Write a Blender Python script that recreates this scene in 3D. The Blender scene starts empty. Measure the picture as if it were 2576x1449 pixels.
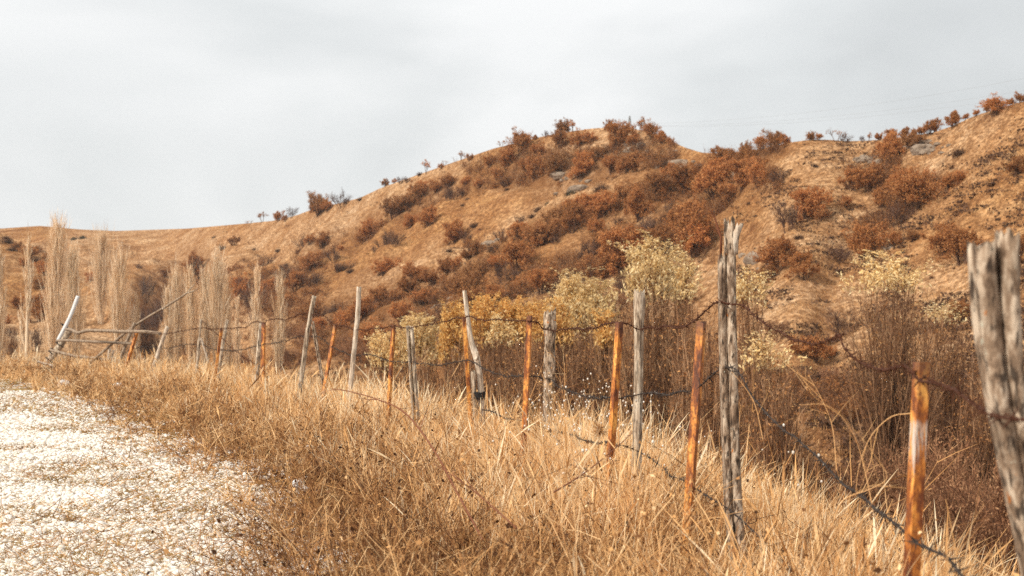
import bpy, math
import numpy as np
RNG = np.random.default_rng(11)
# ---------------------------------------------------------------- measuring frame of the place
F, CX, HY, CH = 3578.0, 1288.0, 800.0, 1.5      # 50 mm lens over a 2576 unit wide frame, eye height 1.5 m
def at(x, y, d):
    return np.array([(x - CX) * d / F, d, CH + (HY - y) * d / F])
scene = bpy.context.scene
col = scene.collection

# ---------------------------------------------------------------- noise
def _hash(ix, iy, s):
    h = (ix.astype(np.int64) * 374761393 + iy.astype(np.int64) * 668265263 + s * 974634777) & 0xFFFFFFFF
    h = ((h ^ (h >> 13)) * 1274126177) & 0xFFFFFFFF
    return ((h ^ (h >> 16)) & 0xFFFF) / 65535.0
def vnoise(x, y, s=0):
    x = np.asarray(x, float); y = np.asarray(y, float)
    ix = np.floor(x); iy = np.floor(y); fx = x - ix; fy = y - iy
    fx = fx * fx * (3 - 2 * fx); fy = fy * fy * (3 - 2 * fy)
    a = _hash(ix, iy, s); b = _hash(ix + 1, iy, s); c = _hash(ix, iy + 1, s); d = _hash(ix + 1, iy + 1, s)
    return (a * (1 - fx) + b * fx) * (1 - fy) + (c * (1 - fx) + d * fx) * fy
def fbm(x, y, sc, octs=4, s=0):
    v = 0; a = 1; t = 0
    for o in range(octs):
        v = v + a * vnoise(x / sc, y / sc, s + o * 7); t += a; a *= 0.5; sc *= 0.5
    return v / t
def smooth(a, b, x):
    t = np.clip((x - a) / (b - a), 0, 1); return t * t * (3 - 2 * t)
def norm(v):
    return v / np.maximum(np.linalg.norm(v, axis=-1, keepdims=True), 1e-9)

# ---------------------------------------------------------------- mesh making
def mesh(name, V, Q=None, T=None, mat=None, tint=None, smooth_=True):
    V = np.asarray(V, float).reshape(-1, 3)
    Q = np.zeros((0, 4), int) if Q is None else np.asarray(Q, int).reshape(-1, 4)
    T = np.zeros((0, 3), int) if T is None else np.asarray(T, int).reshape(-1, 3)
    me = bpy.data.meshes.new(name)
    me.vertices.add(len(V)); me.vertices.foreach_set('co', V.astype(np.float32).ravel())
    lp = np.concatenate([Q.ravel(), T.ravel()]).astype(np.int32)
    me.loops.add(len(lp)); me.loops.foreach_set('vertex_index', lp)
    st = np.concatenate([np.arange(len(Q)) * 4, len(Q) * 4 + np.arange(len(T)) * 3]).astype(np.int32)
    me.polygons.add(len(st)); me.polygons.foreach_set('loop_start', st)
    me.polygons.foreach_set('use_smooth', np.full(len(st), smooth_))
    me.update(calc_edges=True)
    if tint is not None:
        me.attributes.new('tint', 'FLOAT', 'POINT').data.foreach_set('value', np.asarray(tint, np.float32))
    if mat: me.materials.append(mat)
    return me
def link(name, me, parent=None, loc=None, rz=0, sc=None):
    o = bpy.data.objects.new(name, me); col.objects.link(o)
    if parent is not None: o.parent = parent
    if loc is not None: o.location = loc
    if rz: o.rotation_euler = (0, 0, rz)
    if sc is not None: o.scale = sc
    return o
def tag(o, label=None, cat=None, group=None, kind=None):
    if label: o['label'] = label
    if cat: o['category'] = cat
    if group: o['group'] = group
    if kind: o['kind'] = kind
    return o
class Geo:
    def __init__(s): s.V = []; s.Q = []; s.T = []; s.t = []; s.n = 0
    def add(s, V, Q=None, T=None, tint=0.5):
        V = np.asarray(V, float).reshape(-1, 3)
        if Q is not None: s.Q.append(np.asarray(Q, int).reshape(-1, 4) + s.n)
        if T is not None: s.T.append(np.asarray(T, int).reshape(-1, 3) + s.n)
        s.t.append(np.broadcast_to(np.asarray(tint, float), (len(V),)).copy()); s.V.append(V); s.n += len(V)
    def mesh(s, name, mat, smooth_=True):
        return mesh(name, np.concatenate(s.V), np.concatenate(s.Q) if s.Q else None, np.concatenate(s.T) if s.T else None, mat, np.concatenate(s.t), smooth_)

# sticks: curved tapered stalks  P(t) = B + D*L*t + K*L*t^2
class Sticks:
    def __init__(s, B, D, L, K, w, tint):
        n = len(B); f = lambda a: np.broadcast_to(np.asarray(a, float), (n,)).copy()
        s.B = np.asarray(B, float); s.D = norm(np.asarray(D, float)); s.L = f(L); s.K = np.broadcast_to(np.asarray(K, float), (n, 3)).copy(); s.w = f(w); s.t = f(tint)
    def __len__(s): return len(s.B)
    def pt(s, i, t): return s.B[i] + s.D[i] * (s.L[i] * t)[:, None] + s.K[i] * (s.L[i] * t * t)[:, None]
    def tan(s, i, t): return norm(s.D[i] + 2 * s.K[i] * t[:, None])
def rv(n): return norm(RNG.normal(size=(n, 3)))
def strips(g, s, prof=(1, .75, .15), face=None):
    n = len(s); L = len(prof); ts = np.linspace(0, 1, L); i = np.arange(n)
    W = norm(np.cross(s.D, rv(n) if face is None else face))
    V = np.zeros((n, L, 2, 3))
    for j, t in enumerate(ts):
        c = s.pt(i, np.full(n, t)); h = W * (s.w * prof[j] / 2)[:, None]
        V[:, j, 0] = c - h; V[:, j, 1] = c + h
    b = (np.arange(n) * L * 2)[:, None, None]; j = (np.arange(L - 1) * 2)[None, :, None]
    Q = b + j + np.array([0, 1, 3, 2])[None, None, :]
    g.add(V.reshape(-1, 3), Q.reshape(-1, 4), None, np.repeat(s.t, L * 2))
def tubes(g, s, m=5, prof=(1, .8, .6, .3)):
    n = len(s); L = len(prof); ts = np.linspace(0, 1, L); i = np.arange(n)
    U = norm(np.cross(s.D, rv(n))); W = np.cross(s.D, U); V = np.zeros((n, L, m, 3))
    for j, t in enumerate(ts):
        c = s.pt(i, np.full(n, t))
        for k in range(m):
            a = 2 * math.pi * k / m
            V[:, j, k] = c + (U * math.cos(a) + W * math.sin(a)) * (s.w * prof[j] / 2)[:, None]
    b = (np.arange(n) * L * m)[:, None, None]; jj = np.repeat(np.arange(L - 1), m); kk = np.tile(np.arange(m), L - 1); k2 = (kk + 1) % m
    q = np.stack([jj * m + kk, jj * m + k2, (jj + 1) * m + k2, (jj + 1) * m + kk], 1)
    g.add(V.reshape(-1, 3), (b + q[None]).reshape(-1, 4), None, np.repeat(s.t, L * m))
def grow(p, k, t0=.3, t1=1., ang=.6, asd=.2, ratio=.55, rsd=.2, wr=.5, up=0., bend=.12, bup=0., tj=.12, wmin=0.):
    n = len(p); i = np.repeat(np.arange(n), k); N = len(i)
    t = RNG.uniform(t0, t1, N); B = p.pt(i, t); T = p.tan(i, t); pp = norm(np.cross(T, rv(N)))
    a = RNG.normal(ang, asd, N)
    D = T * np.cos(a)[:, None] + pp * np.sin(a)[:, None]; D[:, 2] += up
    L = p.L[i] * ratio * np.clip(1 + rsd * RNG.normal(size=N), .3, 1.8) * (1.2 - .4 * t)
    K = rv(N) * bend; K[:, 2] += bup
    return Sticks(B, D, L, K, np.maximum(p.w[i] * wr * (1.1 - .5 * t), wmin), np.clip(p.t[i] + RNG.normal(0, tj, N), 0, 1))
def leaves(g, P, ln, wd, dirs=None, tint=.5, tj=.2):
    n = len(P)
    if n == 0: return
    ln = ln * RNG.uniform(.6, 1.4, n); wd = wd * RNG.uniform(.6, 1.4, n)
    A = rv(n) if dirs is None else norm(dirs + .55 * RNG.normal(size=(n, 3)))
    Bv = norm(np.cross(A, rv(n)))
    V = np.zeros((n, 4, 3))
    V[:, 0] = P - A * (ln / 2)[:, None]; V[:, 2] = P + A * (ln / 2)[:, None]
    V[:, 1] = P + Bv * (wd / 2)[:, None] + A * (ln * .1)[:, None]; V[:, 3] = P - Bv * (wd / 2)[:, None] + A * (ln * .1)[:, None]
    Q = np.arange(n * 4).reshape(n, 4)
    g.add(V.reshape(-1, 3), Q, None, np.repeat(np.clip(tint + RNG.normal(0, tj, n), 0, 1), 4))
def twig_leaves(g, s, k, ln, wd, t0=.2, t1=1., spread=.03, along=True, tint=.5, tj=.2, keep=None):
    i = np.repeat(np.arange(len(s)), k); t = RNG.uniform(t0, t1, len(i))
    P = s.pt(i, t) + RNG.normal(0, spread, (len(i), 3)); D = s.tan(i, t)
    if keep is not None:
        m = keep(P); P = P[m]; D = D[m]
    leaves(g, P, ln, wd, D if along else None, tint, tj)

# ---------------------------------------------------------------- materials
def newmat(name):
    m = bpy.data.materials.new(name); m.use_nodes = True; nt = m.node_tree
    return m, nt, nt.nodes['Principled BSDF'], nt.nodes['Material Output']
def N(nt, typ, **kw):
    n = nt.nodes.new(typ)
    for k, v in kw.items():
        if k in n.inputs.keys() if isinstance(k, str) else False: n.inputs[k].default_value = v
        else: setattr(n, k, v)
    return n
def ramp(nt, fac, stops, interp='LINEAR'):
    r = nt.nodes.new('ShaderNodeValToRGB'); cr = r.color_ramp; cr.interpolation = interp
    while len(cr.elements) < len(stops): cr.elements.new(.5)
    for e, (p, c) in zip(cr.elements, stops):
        e.position = p; e.color = (*c, 1) if len(c) == 3 else c
    nt.links.new(fac, r.inputs[0]); return r.outputs[0]
def mixc(nt, fac, a, b, mode='MIX'):
    m = nt.nodes.new('ShaderNodeMix'); m.data_type = 'RGBA'; m.blend_type = mode
    for s, v in ((m.inputs[0], fac), (m.inputs[6], a), (m.inputs[7], b)):
        if hasattr(v, 'links'): nt.links.new(v, s)
        elif isinstance(v, (int, float)): s.default_value = v
        else: s.default_value = (*v, 1)
    return m.outputs[2]
def noise(nt, vec, scale, detail=4, rough=.55, dist=0.):
    n = nt.nodes.new('ShaderNodeTexNoise'); n.inputs['Scale'].default_value = scale; n.inputs['Detail'].default_value = detail
    n.inputs['Roughness'].default_value = rough; n.inputs['Distortion'].default_value = dist
    if vec is not None: nt.links.new(vec, n.inputs['Vector'])
    return n.outputs['Fac']
def coords(nt, kind='Object', sc=(1, 1, 1)):
    t = nt.nodes.new('ShaderNodeTexCoord'); mp = nt.nodes.new('ShaderNodeMapping'); mp.inputs['Scale'].default_value = sc
    nt.links.new(t.outputs[kind], mp.inputs['Vector']); return mp.outputs[0]
def geopos(nt, sc=(1, 1, 1)):
    t = nt.nodes.new('ShaderNodeNewGeometry'); mp = nt.nodes.new('ShaderNodeMapping'); mp.inputs['Scale'].default_value = sc
    nt.links.new(t.outputs['Position'], mp.inputs['Vector']); return mp.outputs[0]
def bump(nt, bsdf, h, strength=.5, dist=.02):
    b = nt.nodes.new('ShaderNodeBump'); b.inputs['Strength'].default_value = strength; b.inputs['Distance'].default_value = dist
    nt.links.new(h, b.inputs['Height']); nt.links.new(b.outputs[0], bsdf.inputs['Normal'])
def tint_mat(name, stops, rough=.75, trans=.3, objvar=.25):
    m, nt, b, out = newmat(name)
    a = nt.nodes.new('ShaderNodeAttribute'); a.attribute_name = 'tint'
    c = ramp(nt, a.outputs['Fac'], stops)
    if objvar:
        oi = nt.nodes.new('ShaderNodeObjectInfo'); mr = nt.nodes.new('ShaderNodeMapRange')
        mr.inputs['To Min'].default_value = 1 - objvar; mr.inputs['To Max'].default_value = 1 + objvar
        nt.links.new(oi.outputs['Random'], mr.inputs['Value'])
        hs = nt.nodes.new('ShaderNodeHueSaturation'); nt.links.new(mr.outputs[0], hs.inputs['Value']); nt.links.new(c, hs.inputs['Color']); c = hs.outputs[0]
    b.inputs['Roughness'].default_value = rough; b.inputs['Specular IOR Level'].default_value = .2
    nt.links.new(c, b.inputs['Base Color'])
    if trans:
        tr = nt.nodes.new('ShaderNodeBsdfTranslucent'); nt.links.new(c, tr.inputs[0]); mx = nt.nodes.new('ShaderNodeMixShader')
        mx.inputs[0].default_value = trans; nt.links.new(b.outputs[0], mx.inputs[1]); nt.links.new(tr.outputs[0], mx.inputs[2]); nt.links.new(mx.outputs[0], out.inputs[0])
    return m
M = {}
M['oak_leaf'] = tint_mat('oak_leaf', [(0, (.15, .055, .02)), (.45, (.44, .18, .06)), (1, (.74, .37, .14))], trans=.35)
M['brown_leaf'] = tint_mat('brown_leaf', [(0, (.14, .05, .02)), (.5, (.42, .185, .068)), (1, (.68, .37, .15))], trans=.3)
M['cream_leaf'] = tint_mat('cream_leaf', [(0, (.52, .30, .11)), (.45, (.86, .62, .29)), (1, (.96, .82, .52))], trans=.3, objvar=.12)
M['gold_leaf'] = tint_mat('gold_leaf', [(0, (.42, .19, .05)), (.5, (.76, .44, .13)), (1, (.90, .68, .32))], trans=.35, objvar=.12)
M['dark_leaf'] = tint_mat('dark_leaf', [(0, (.035, .018, .012)), (.5, (.10, .05, .028)), (1, (.20, .10, .05))], trans=.1)
M['juniper_leaf'] = tint_mat('juniper_leaf', [(0, (.02, .024, .014)), (.5, (.05, .055, .03)), (1, (.10, .10, .05))], trans=.1)
M['bark'] = tint_mat('bark', [(0, (.05, .024, .015)), (.5, (.14, .072, .045)), (1, (.30, .18, .11))], trans=0, rough=.9)
M['grey_twig'] = tint_mat('grey_twig', [(0, (.05, .024, .018)), (.5, (.13, .068, .047)), (1, (.26, .155, .105))], trans=0, rough=.9)
M['red_twig'] = tint_mat('red_twig', [(0, (.07, .028, .014)), (.5, (.24, .11, .055)), (1, (.46, .26, .135))], trans=0, rough=.9)
M['poplar_bark'] = tint_mat('poplar_bark', [(0, (.50, .31, .16)), (.5, (.76, .53, .32)), (1, (.92, .76, .56))], trans=0, rough=.85, objvar=.1)
M['willow_bark'] = tint_mat('willow_bark', [(0, (.06, .028, .015)), (.5, (.26, .13, .066)), (1, (.52, .32, .18))], trans=0, rough=.9, objvar=.1)
M['straw'] = tint_mat('straw', [(0, (.10, .036, .012)), (.22, (.42, .195, .068)), (.5, (.82, .475, .20)), (.75, (.92, .64, .345)), (1, (.96, .81, .57))], trans=.3, objvar=0)
M['weed'] = tint_mat('weed', [(0, (.06, .024, .01)), (.3, (.27, .12, .045)), (.6, (.62, .34, .135)), (1, (.90, .64, .36))], trans=.15, objvar=0)
M['low_green'] = tint_mat('low_green', [(0, (.16, .075, .024)), (.5, (.36, .215, .06)), (.8, (.38, .28, .075)), (1, (.66, .44, .2))], trans=.25, objvar=0)
M['seed'] = tint_mat('seed', [(0, (.75, .66, .55)), (1, (.9, .86, .8))], trans=.2, objvar=0)
M['bramble'] = tint_mat('bramble', [(0, (.10, .035, .018)), (1, (.26, .10, .05))], trans=0, objvar=0)

def mk_hill_mat(name):
    m, nt, b, out = newmat(name)
    p = geopos(nt); p2 = geopos(nt, (.35, 1, 1.6))
    big = noise(nt, p, .03, 4, .6); mid = noise(nt, p2, .35, 6, .65, .6); fine = noise(nt, p, 2.2, 5, .7)
    c1 = ramp(nt, mid, [(.30, (.29, .145, .07)), (.42, (.50, .29, .145)), (.55, (.67, .43, .245)), (.70, (.80, .57, .36))])
    c2 = ramp(nt, mid, [(.30, (.22, .095, .04)), (.48, (.42, .205, .082)), (.68, (.64, .36, .155))])
    c = mixc(nt, ramp(nt, big, [(.42, (0, 0, 0)), (.60, (1, 1, 1))]), c1, c2)
    c = mixc(nt, ramp(nt, fine, [(.44, (.75, .75, .75)), (.60, (0, 0, 0))]), c, (.14, .06, .025))
    f2 = noise(nt, p, 7., 3, .7)
    c = mixc(nt, .55, c, ramp(nt, f2, [(.3, (.3, .3, .3)), (.7, (1.6, 1.6, 1.6))]), 'MULTIPLY')
    at_ = nt.nodes.new('ShaderNodeAttribute'); at_.attribute_name = 'tint'      # brown litter under the thickets, doubling as painted shade below the shrubs
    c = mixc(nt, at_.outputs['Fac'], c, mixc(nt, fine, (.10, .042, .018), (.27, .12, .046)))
    nt.links.new(c, b.inputs['Base Color']); b.inputs['Roughness'].default_value = 1; b.inputs['Specular IOR Level'].default_value = 0
    bump(nt, b, fine, .9, .35)
    return m
M['hill'] = mk_hill_mat('hill_grass')
def mk_ground_mat():
    m, nt, b, out = newmat('ground_soil'); p = geopos(nt)
    a = noise(nt, p, 1.2, 5, .65); f = noise(nt, p, 14, 5, .7)
    c = ramp(nt, a, [(.3, (.10, .046, .02)), (.5, (.20, .098, .042)), (.7, (.36, .19, .08))])
    c = mixc(nt, ramp(nt, f, [(.4, (.6, .6, .6)), (.65, (0, 0, 0))]), c, (.07, .037, .02))
    nt.links.new(c, b.inputs['Base Color']); b.inputs['Roughness'].default_value = 1; b.inputs['Specular IOR Level'].default_value = 0
    bump(nt, b, f, .8, .05); return m
M['ground'] = mk_ground_mat()
def mk_road_mat():
    m, nt, b, out = newmat('road_gravel'); p = geopos(nt)
    v = nt.nodes.new('ShaderNodeTexVoronoi'); v.inputs['Scale'].default_value = 38; nt.links.new(p, v.inputs['Vector'])
    base = ramp(nt, v.outputs['Color'], [(0, (.56, .52, .46)), (.5, (.68, .65, .61)), (1, (.76, .74, .71))])
    c = mixc(nt, ramp(nt, v.outputs['Distance'], [(.42, (0, 0, 0)), (.75, (.8, .8, .8))]), base, (.60, .51, .41))
    a = nt.nodes.new('ShaderNodeAttribute'); a.attribute_name = 'tint'
    big = noise(nt, p, 1.6, 5, .65)
    ma = nt.nodes.new('ShaderNodeMath'); ma.operation = 'ADD'; nt.links.new(a.outputs['Fac'], ma.inputs[0]); nt.links.new(big, ma.inputs[1])
    c = mixc(nt, ramp(nt, ma.outputs[0], [(1.0, (0, 0, 0)), (1.5, (.7, .7, .7))]), c, (.50, .36, .22))
    nt.links.new(c, b.inputs['Base Color']); b.inputs['Roughness'].default_value = .95; b.inputs['Specular IOR Level'].default_value = .1
    bump(nt, b, v.outputs['Distance'], .35, -.015); return m
M['road'] = mk_road_mat()
M['pebble'] = tint_mat('pebble', [(0, (.30, .20, .12)), (.15, (.58, .49, .40)), (.5, (.75, .71, .65)), (1, (.82, .80, .76))], trans=0, rough=.9, objvar=0)
def mk_rock():
    m, nt, b, out = newmat('grey_rock'); p = geopos(nt)
    c = ramp(nt, noise(nt, p, 1.4, 6, .7), [(.3, (.10, .065, .045)), (.5, (.26, .19, .135)), (.7, (.40, .33, .26))])
    nt.links.new(c, b.inputs['Base Color']); b.inputs['Roughness'].default_value = .95
    bump(nt, b, noise(nt, p, 3, 6, .7), .8, .3); return m
M['rock'] = mk_rock()
def mk_stone():
    m, nt, b, out = newmat('white_stone'); p = geopos(nt)
    c = ramp(nt, noise(nt, p, 18, 5, .7), [(.3, (.45, .42, .38)), (.5, (.68, .67, .65)), (.7, (.80, .80, .79))])
    nt.links.new(c, b.inputs['Base Color']); b.inputs['Roughness'].default_value = .9; bump(nt, b, noise(nt, p, 40, 5, .7), .6, .02); return m
M['stone'] = mk_stone()
def mk_wood(name, c0, c1, c2, lichen=0., dark=.55, zs=1.):
    m, nt, b, out = newmat(name)
    g = geopos(nt, (34, 34, 5. * zs)); g2 = geopos(nt, (9, 9, 5)); g3 = geopos(nt, (70 / zs ** .3, 70 / zs ** .3, 6 * zs))
    gr = noise(nt, g, 1, 6, .65, .4); st = noise(nt, g2, 1, 5, .65)
    c = ramp(nt, gr, [(.34, c0), (.48, c1), (.62, c2)])
    c = mixc(nt, ramp(nt, noise(nt, g3, 1, 4, .6), [(.40, (dark, dark, dark)), (.47, (0, 0, 0))]), c, (.035, .024, .018))
    c = mixc(nt, ramp(nt, st, [(.52, (0, 0, 0)), (.68, (.5, .5, .5))]), c, (.13, .085, .055))
    if lichen:
        l = noise(nt, geopos(nt, (22, 22, 14)), 1, 3, .6)
        c = mixc(nt, ramp(nt, l, [(.70 - lichen, (0, 0, 0)), (.73 - lichen, (.9, .9, .9))]), c, (.44, .14, .02))
        l2 = noise(nt, geopos(nt, (31, 31, 22)), 1, 3, .6)
        c = mixc(nt, ramp(nt, l2, [(.70 - lichen, (0, 0, 0)), (.74 - lichen, (.8, .8, .8))]), c, (.52, .52, .42))
    nt.links.new(c, b.inputs['Base Color']); b.inputs['Roughness'].default_value = .9; b.inputs['Specular IOR Level'].default_value = .2
    bump(nt, b, gr, .9, .012); return m
M['wood'] = mk_wood('weathered_wood', (.12, .075, .048), (.44, .335, .24), (.76, .65, .51), 0, .8)
M['wood_pale'] = mk_wood('pale_wood', (.28, .20, .135), (.54, .43, .33), (.76, .66, .54), 0, .45)
M['wood_lichen'] = mk_wood('lichened_wood', (.075, .045, .028), (.29, .20, .135), (.62, .50, .38), .03, .9, 2.4)
M['wood_brown'] = mk_wood('brown_wood', (.13, .085, .055), (.28, .20, .14), (.45, .36, .27), 0, .5)
def mk_rust(name, silver=0.):
    m, nt, b, out = newmat(name)
    g = geopos(nt, (16, 16, 4.5)); n1 = noise(nt, g, 1, 6, .7, .3); n2 = noise(nt, geopos(nt, (60, 60, 45)), 1, 5, .7)
    c = ramp(nt, n1, [(.36, (.06, .018, .006)), (.45, (.25, .068, .013)), (.53, (.62, .22, .036)), (.64, (.92, .47, .11))])
    c = mixc(nt, ramp(nt, n2, [(.36, (.8, .8, .8)), (.52, (0, 0, 0))]), c, (.11, .028, .011))
    a = nt.nodes.new('ShaderNodeAttribute'); a.attribute_name = 'tint'          # 1 at the top end
    c = mixc(nt, ramp(nt, a.outputs['Fac'], [(.93, (0, 0, 0)), (.985, (.75, .75, .75))]), c, (.10, .035, .02))
    if silver:
        ln = noise(nt, geopos(nt, (42, 42, 3.)), 1, 6, .7)
        ma = nt.nodes.new('ShaderNodeMath'); ma.operation = 'MULTIPLY'; nt.links.new(ln, ma.inputs[0])
        nt.links.new(ramp(nt, a.outputs['Fac'], [(.56, (0, 0, 0)), (.80, (.95, .95, .95)), (.87, (.95, .95, .95)), (.95, (0, 0, 0))]), ma.inputs[1])
        c = mixc(nt, ramp(nt, ma.outputs[0], [(.43, (0, 0, 0)), (.54, (.92, .92, .92))]), c, (.56, .53, .48))
    nt.links.new(c, b.inputs['Base Color']); b.inputs['Roughness'].default_value = .5; b.inputs['Specular IOR Level'].default_value = .5
    bump(nt, b, n2, .5, .004); return m
M['rust'] = mk_rust('rusty_iron'); M['rust_silver'] = mk_rust('flaking_iron', 1)
def plain(name, c, rough=.7, metal=0.):
    m, nt, b, out = newmat(name); nn = noise(nt, geopos(nt), 90, 4, .7)
    nt.links.new(mixc(nt, nn, tuple(x * .55 for x in c), tuple(min(1, x * 1.4) for x in c)), b.inputs['Base Color'])
    b.inputs['Roughness'].default_value = rough; b.inputs['Specular IOR Level'].default_value = .15; return m
M['wire_rust'] = plain('rusty_wire', (.075, .028, .015), .8); M['wire_grey'] = plain('grey_wire', (.055, .042, .036), .8)
M['whitewash'] = plain('whitewash', (.74, .75, .76), .75); M['black'] = plain('black_wire', (.022, .02, .02), .6)
M['pylon'] = plain('pylon_steel', (.30, .31, .32), .6)

# ---------------------------------------------------------------- near ground, shaped by the fence line
FP = np.array([(.75, -60), (.95, -4), (1.08, 2), (1.15, 4.4), (1.14, 7.5), (1.0, 8.6), (.75, 9.8), (.32, 12.4), (-.48, 14.5), (-1.25, 16.9), (-2.2, 19.5), (-3.1, 22.3), (-4.55, 26), (-6.2, 30), (-8.7, 36), (-10.4, 39), (-14.2, 44), (-22, 47), (-45, 50), (-140, 58), (-420, 70)], float)
def sdist(X, Y):
    """signed distance from the fence line, positive on the valley side"""
    X = np.asarray(X, float); Y = np.asarray(Y, float); best = np.full(X.shape, 1e9); sg = np.ones(X.shape)
    for a, b in zip(FP[:-1], FP[1:]):
        d = b - a; l2 = d @ d; t = np.clip(((X - a[0]) * d[0] + (Y - a[1]) * d[1]) / l2, 0, 1)
        px = X - a[0] - t * d[0]; py = Y - a[1] - t * d[1]; q = np.hypot(px, py)
        s = np.sign(px * d[1] - py * d[0]); m = q < best - 1e-9
        best = np.where(m, q, best); sg = np.where(m, s, sg)
    return best * sg
def edge_s(Y):
    return np.interp(Y, [0, 9, 20, 32, 60], [-2.75, -2.8, -3.3, -4.0, -4.0])
def ground_z(X, Y, s=None):
    X = np.asarray(X, float); Y = np.asarray(Y, float)
    if s is None: s = sdist(X, Y)
    z = -.16 * smooth(18, 46, Y) + .13 * smooth(-2.6, -.8, s)
    z = z + (fbm(X, Y, 1.4, 3, 5) - .5) * .16 * smooth(-2.8, -1.5, s) + (fbm(X, Y, .8, 2, 6) - .5) * .02
    z = z - 5.3 * smooth(.5, 11.5, s) - .35 * smooth(.2, 1.5, s)
    z = z + (fbm(X, Y, 7, 3, 9) - .5) * 1.2 * smooth(3, 10, s)
    z = z + 1.6 * smooth(-14, -60, s)
    return z
def grid_mesh(xs, ys, fz):
    X, Y = np.meshgrid(xs, ys); Z = fz(X, Y); n, m_ = X.shape
    i = np.arange(n * m_).reshape(n, m_)
    Q = np.stack([i[:-1, :-1], i[:-1, 1:], i[1:, 1:], i[1:, :-1]], -1).reshape(-1, 4)
    return np.stack([X, Y, Z], -1).reshape(-1, 3), Q
xs = np.concatenate([np.array([-900, -500, -300, -200, -140, -100, -70, -50, -40]), np.arange(-32, -12, .6), np.arange(-12, 6, .16), np.arange(6, 34, .6), np.array([36, 42, 50, 70, 100, 140, 200, 300, 500, 900])])
ys = np.concatenate([np.array([-600, -300, -150, -80, -50, -30, -20, -12, -8]), np.arange(-5, 1, .5), np.arange(1, 26, .16), np.arange(26, 52, .3), np.arange(52, 100, 2.), np.array([100, 120, 150, 200, 300, 500, 900])])
V, Q = grid_mesh(xs, ys, ground_z)
tag(link('ground', mesh('ground', V, Q, None, M['ground'])), kind='structure')
# the gravel road: a sheet just above the soil
d_ = np.concatenate([np.arange(-30, 4, 1.), np.arange(4, 26, .18), np.arange(26, 46, .3)])
seg = np.linalg.norm(np.diff(FP, axis=0), axis=1); cum = np.concatenate([[0], np.cumsum(seg)])
def along(u):
    return np.interp(u, cum, FP[:, 0]), np.interp(u, cum, FP[:, 1])
def clean_edge(u):                    # road edge point, smooth along the fence
    x, y = along(u); x2, y2 = along(u + 1.5); x1, y1 = along(u - 1.5)
    tx, ty = x2 - x1, y2 - y1; l = np.hypot(tx, ty); return x, y, -ty / l, tx / l
us = np.concatenate([np.arange(cum[1] - 20, cum[1], 1.), np.arange(cum[1], cum[1] + 36, .2), np.arange(cum[1] + 36, cum[1] + 62, .4)])
ex, ey, nx, ny = clean_edge(us)
offs = np.concatenate([[0], np.cumsum(np.full(14, .16)), 2.24 + np.cumsum(np.full(12, .42))])
es = -edge_s(ey) - .75 + (fbm(us, us * 0, 1.1, 3, 3) - .5) * .9
RX = ex[None] + nx[None] * (es[None] + offs[:, None]); RY = ey[None] + ny[None] * (es[None] + offs[:, None])
RZ = ground_z(RX, RY) + .004 + .012 * smooth(0, .6, offs)[:, None]
n, m_ = RX.shape; i = np.arange(n * m_).reshape(n, m_)
Q = np.stack([i[:-1, :-1], i[1:, :-1], i[1:, 1:], i[:-1, 1:]], -1).reshape(-1, 4)
tn = 0 * RX
_s = sdist(RX, RY); _q = _s - edge_s(RY); tn = smooth(.50, .60, fbm(RX * 1.1, RY * .7, .7, 4, 97) + .34 * smooth(-2.3, .2, _q) - .10) * smooth(-2.5, -.8, _q)
tag(link('road', mesh('road', np.stack([RX, RY, RZ], -1).reshape(-1, 3), Q, None, M['road'], tn.ravel())), kind='structure')

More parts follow.
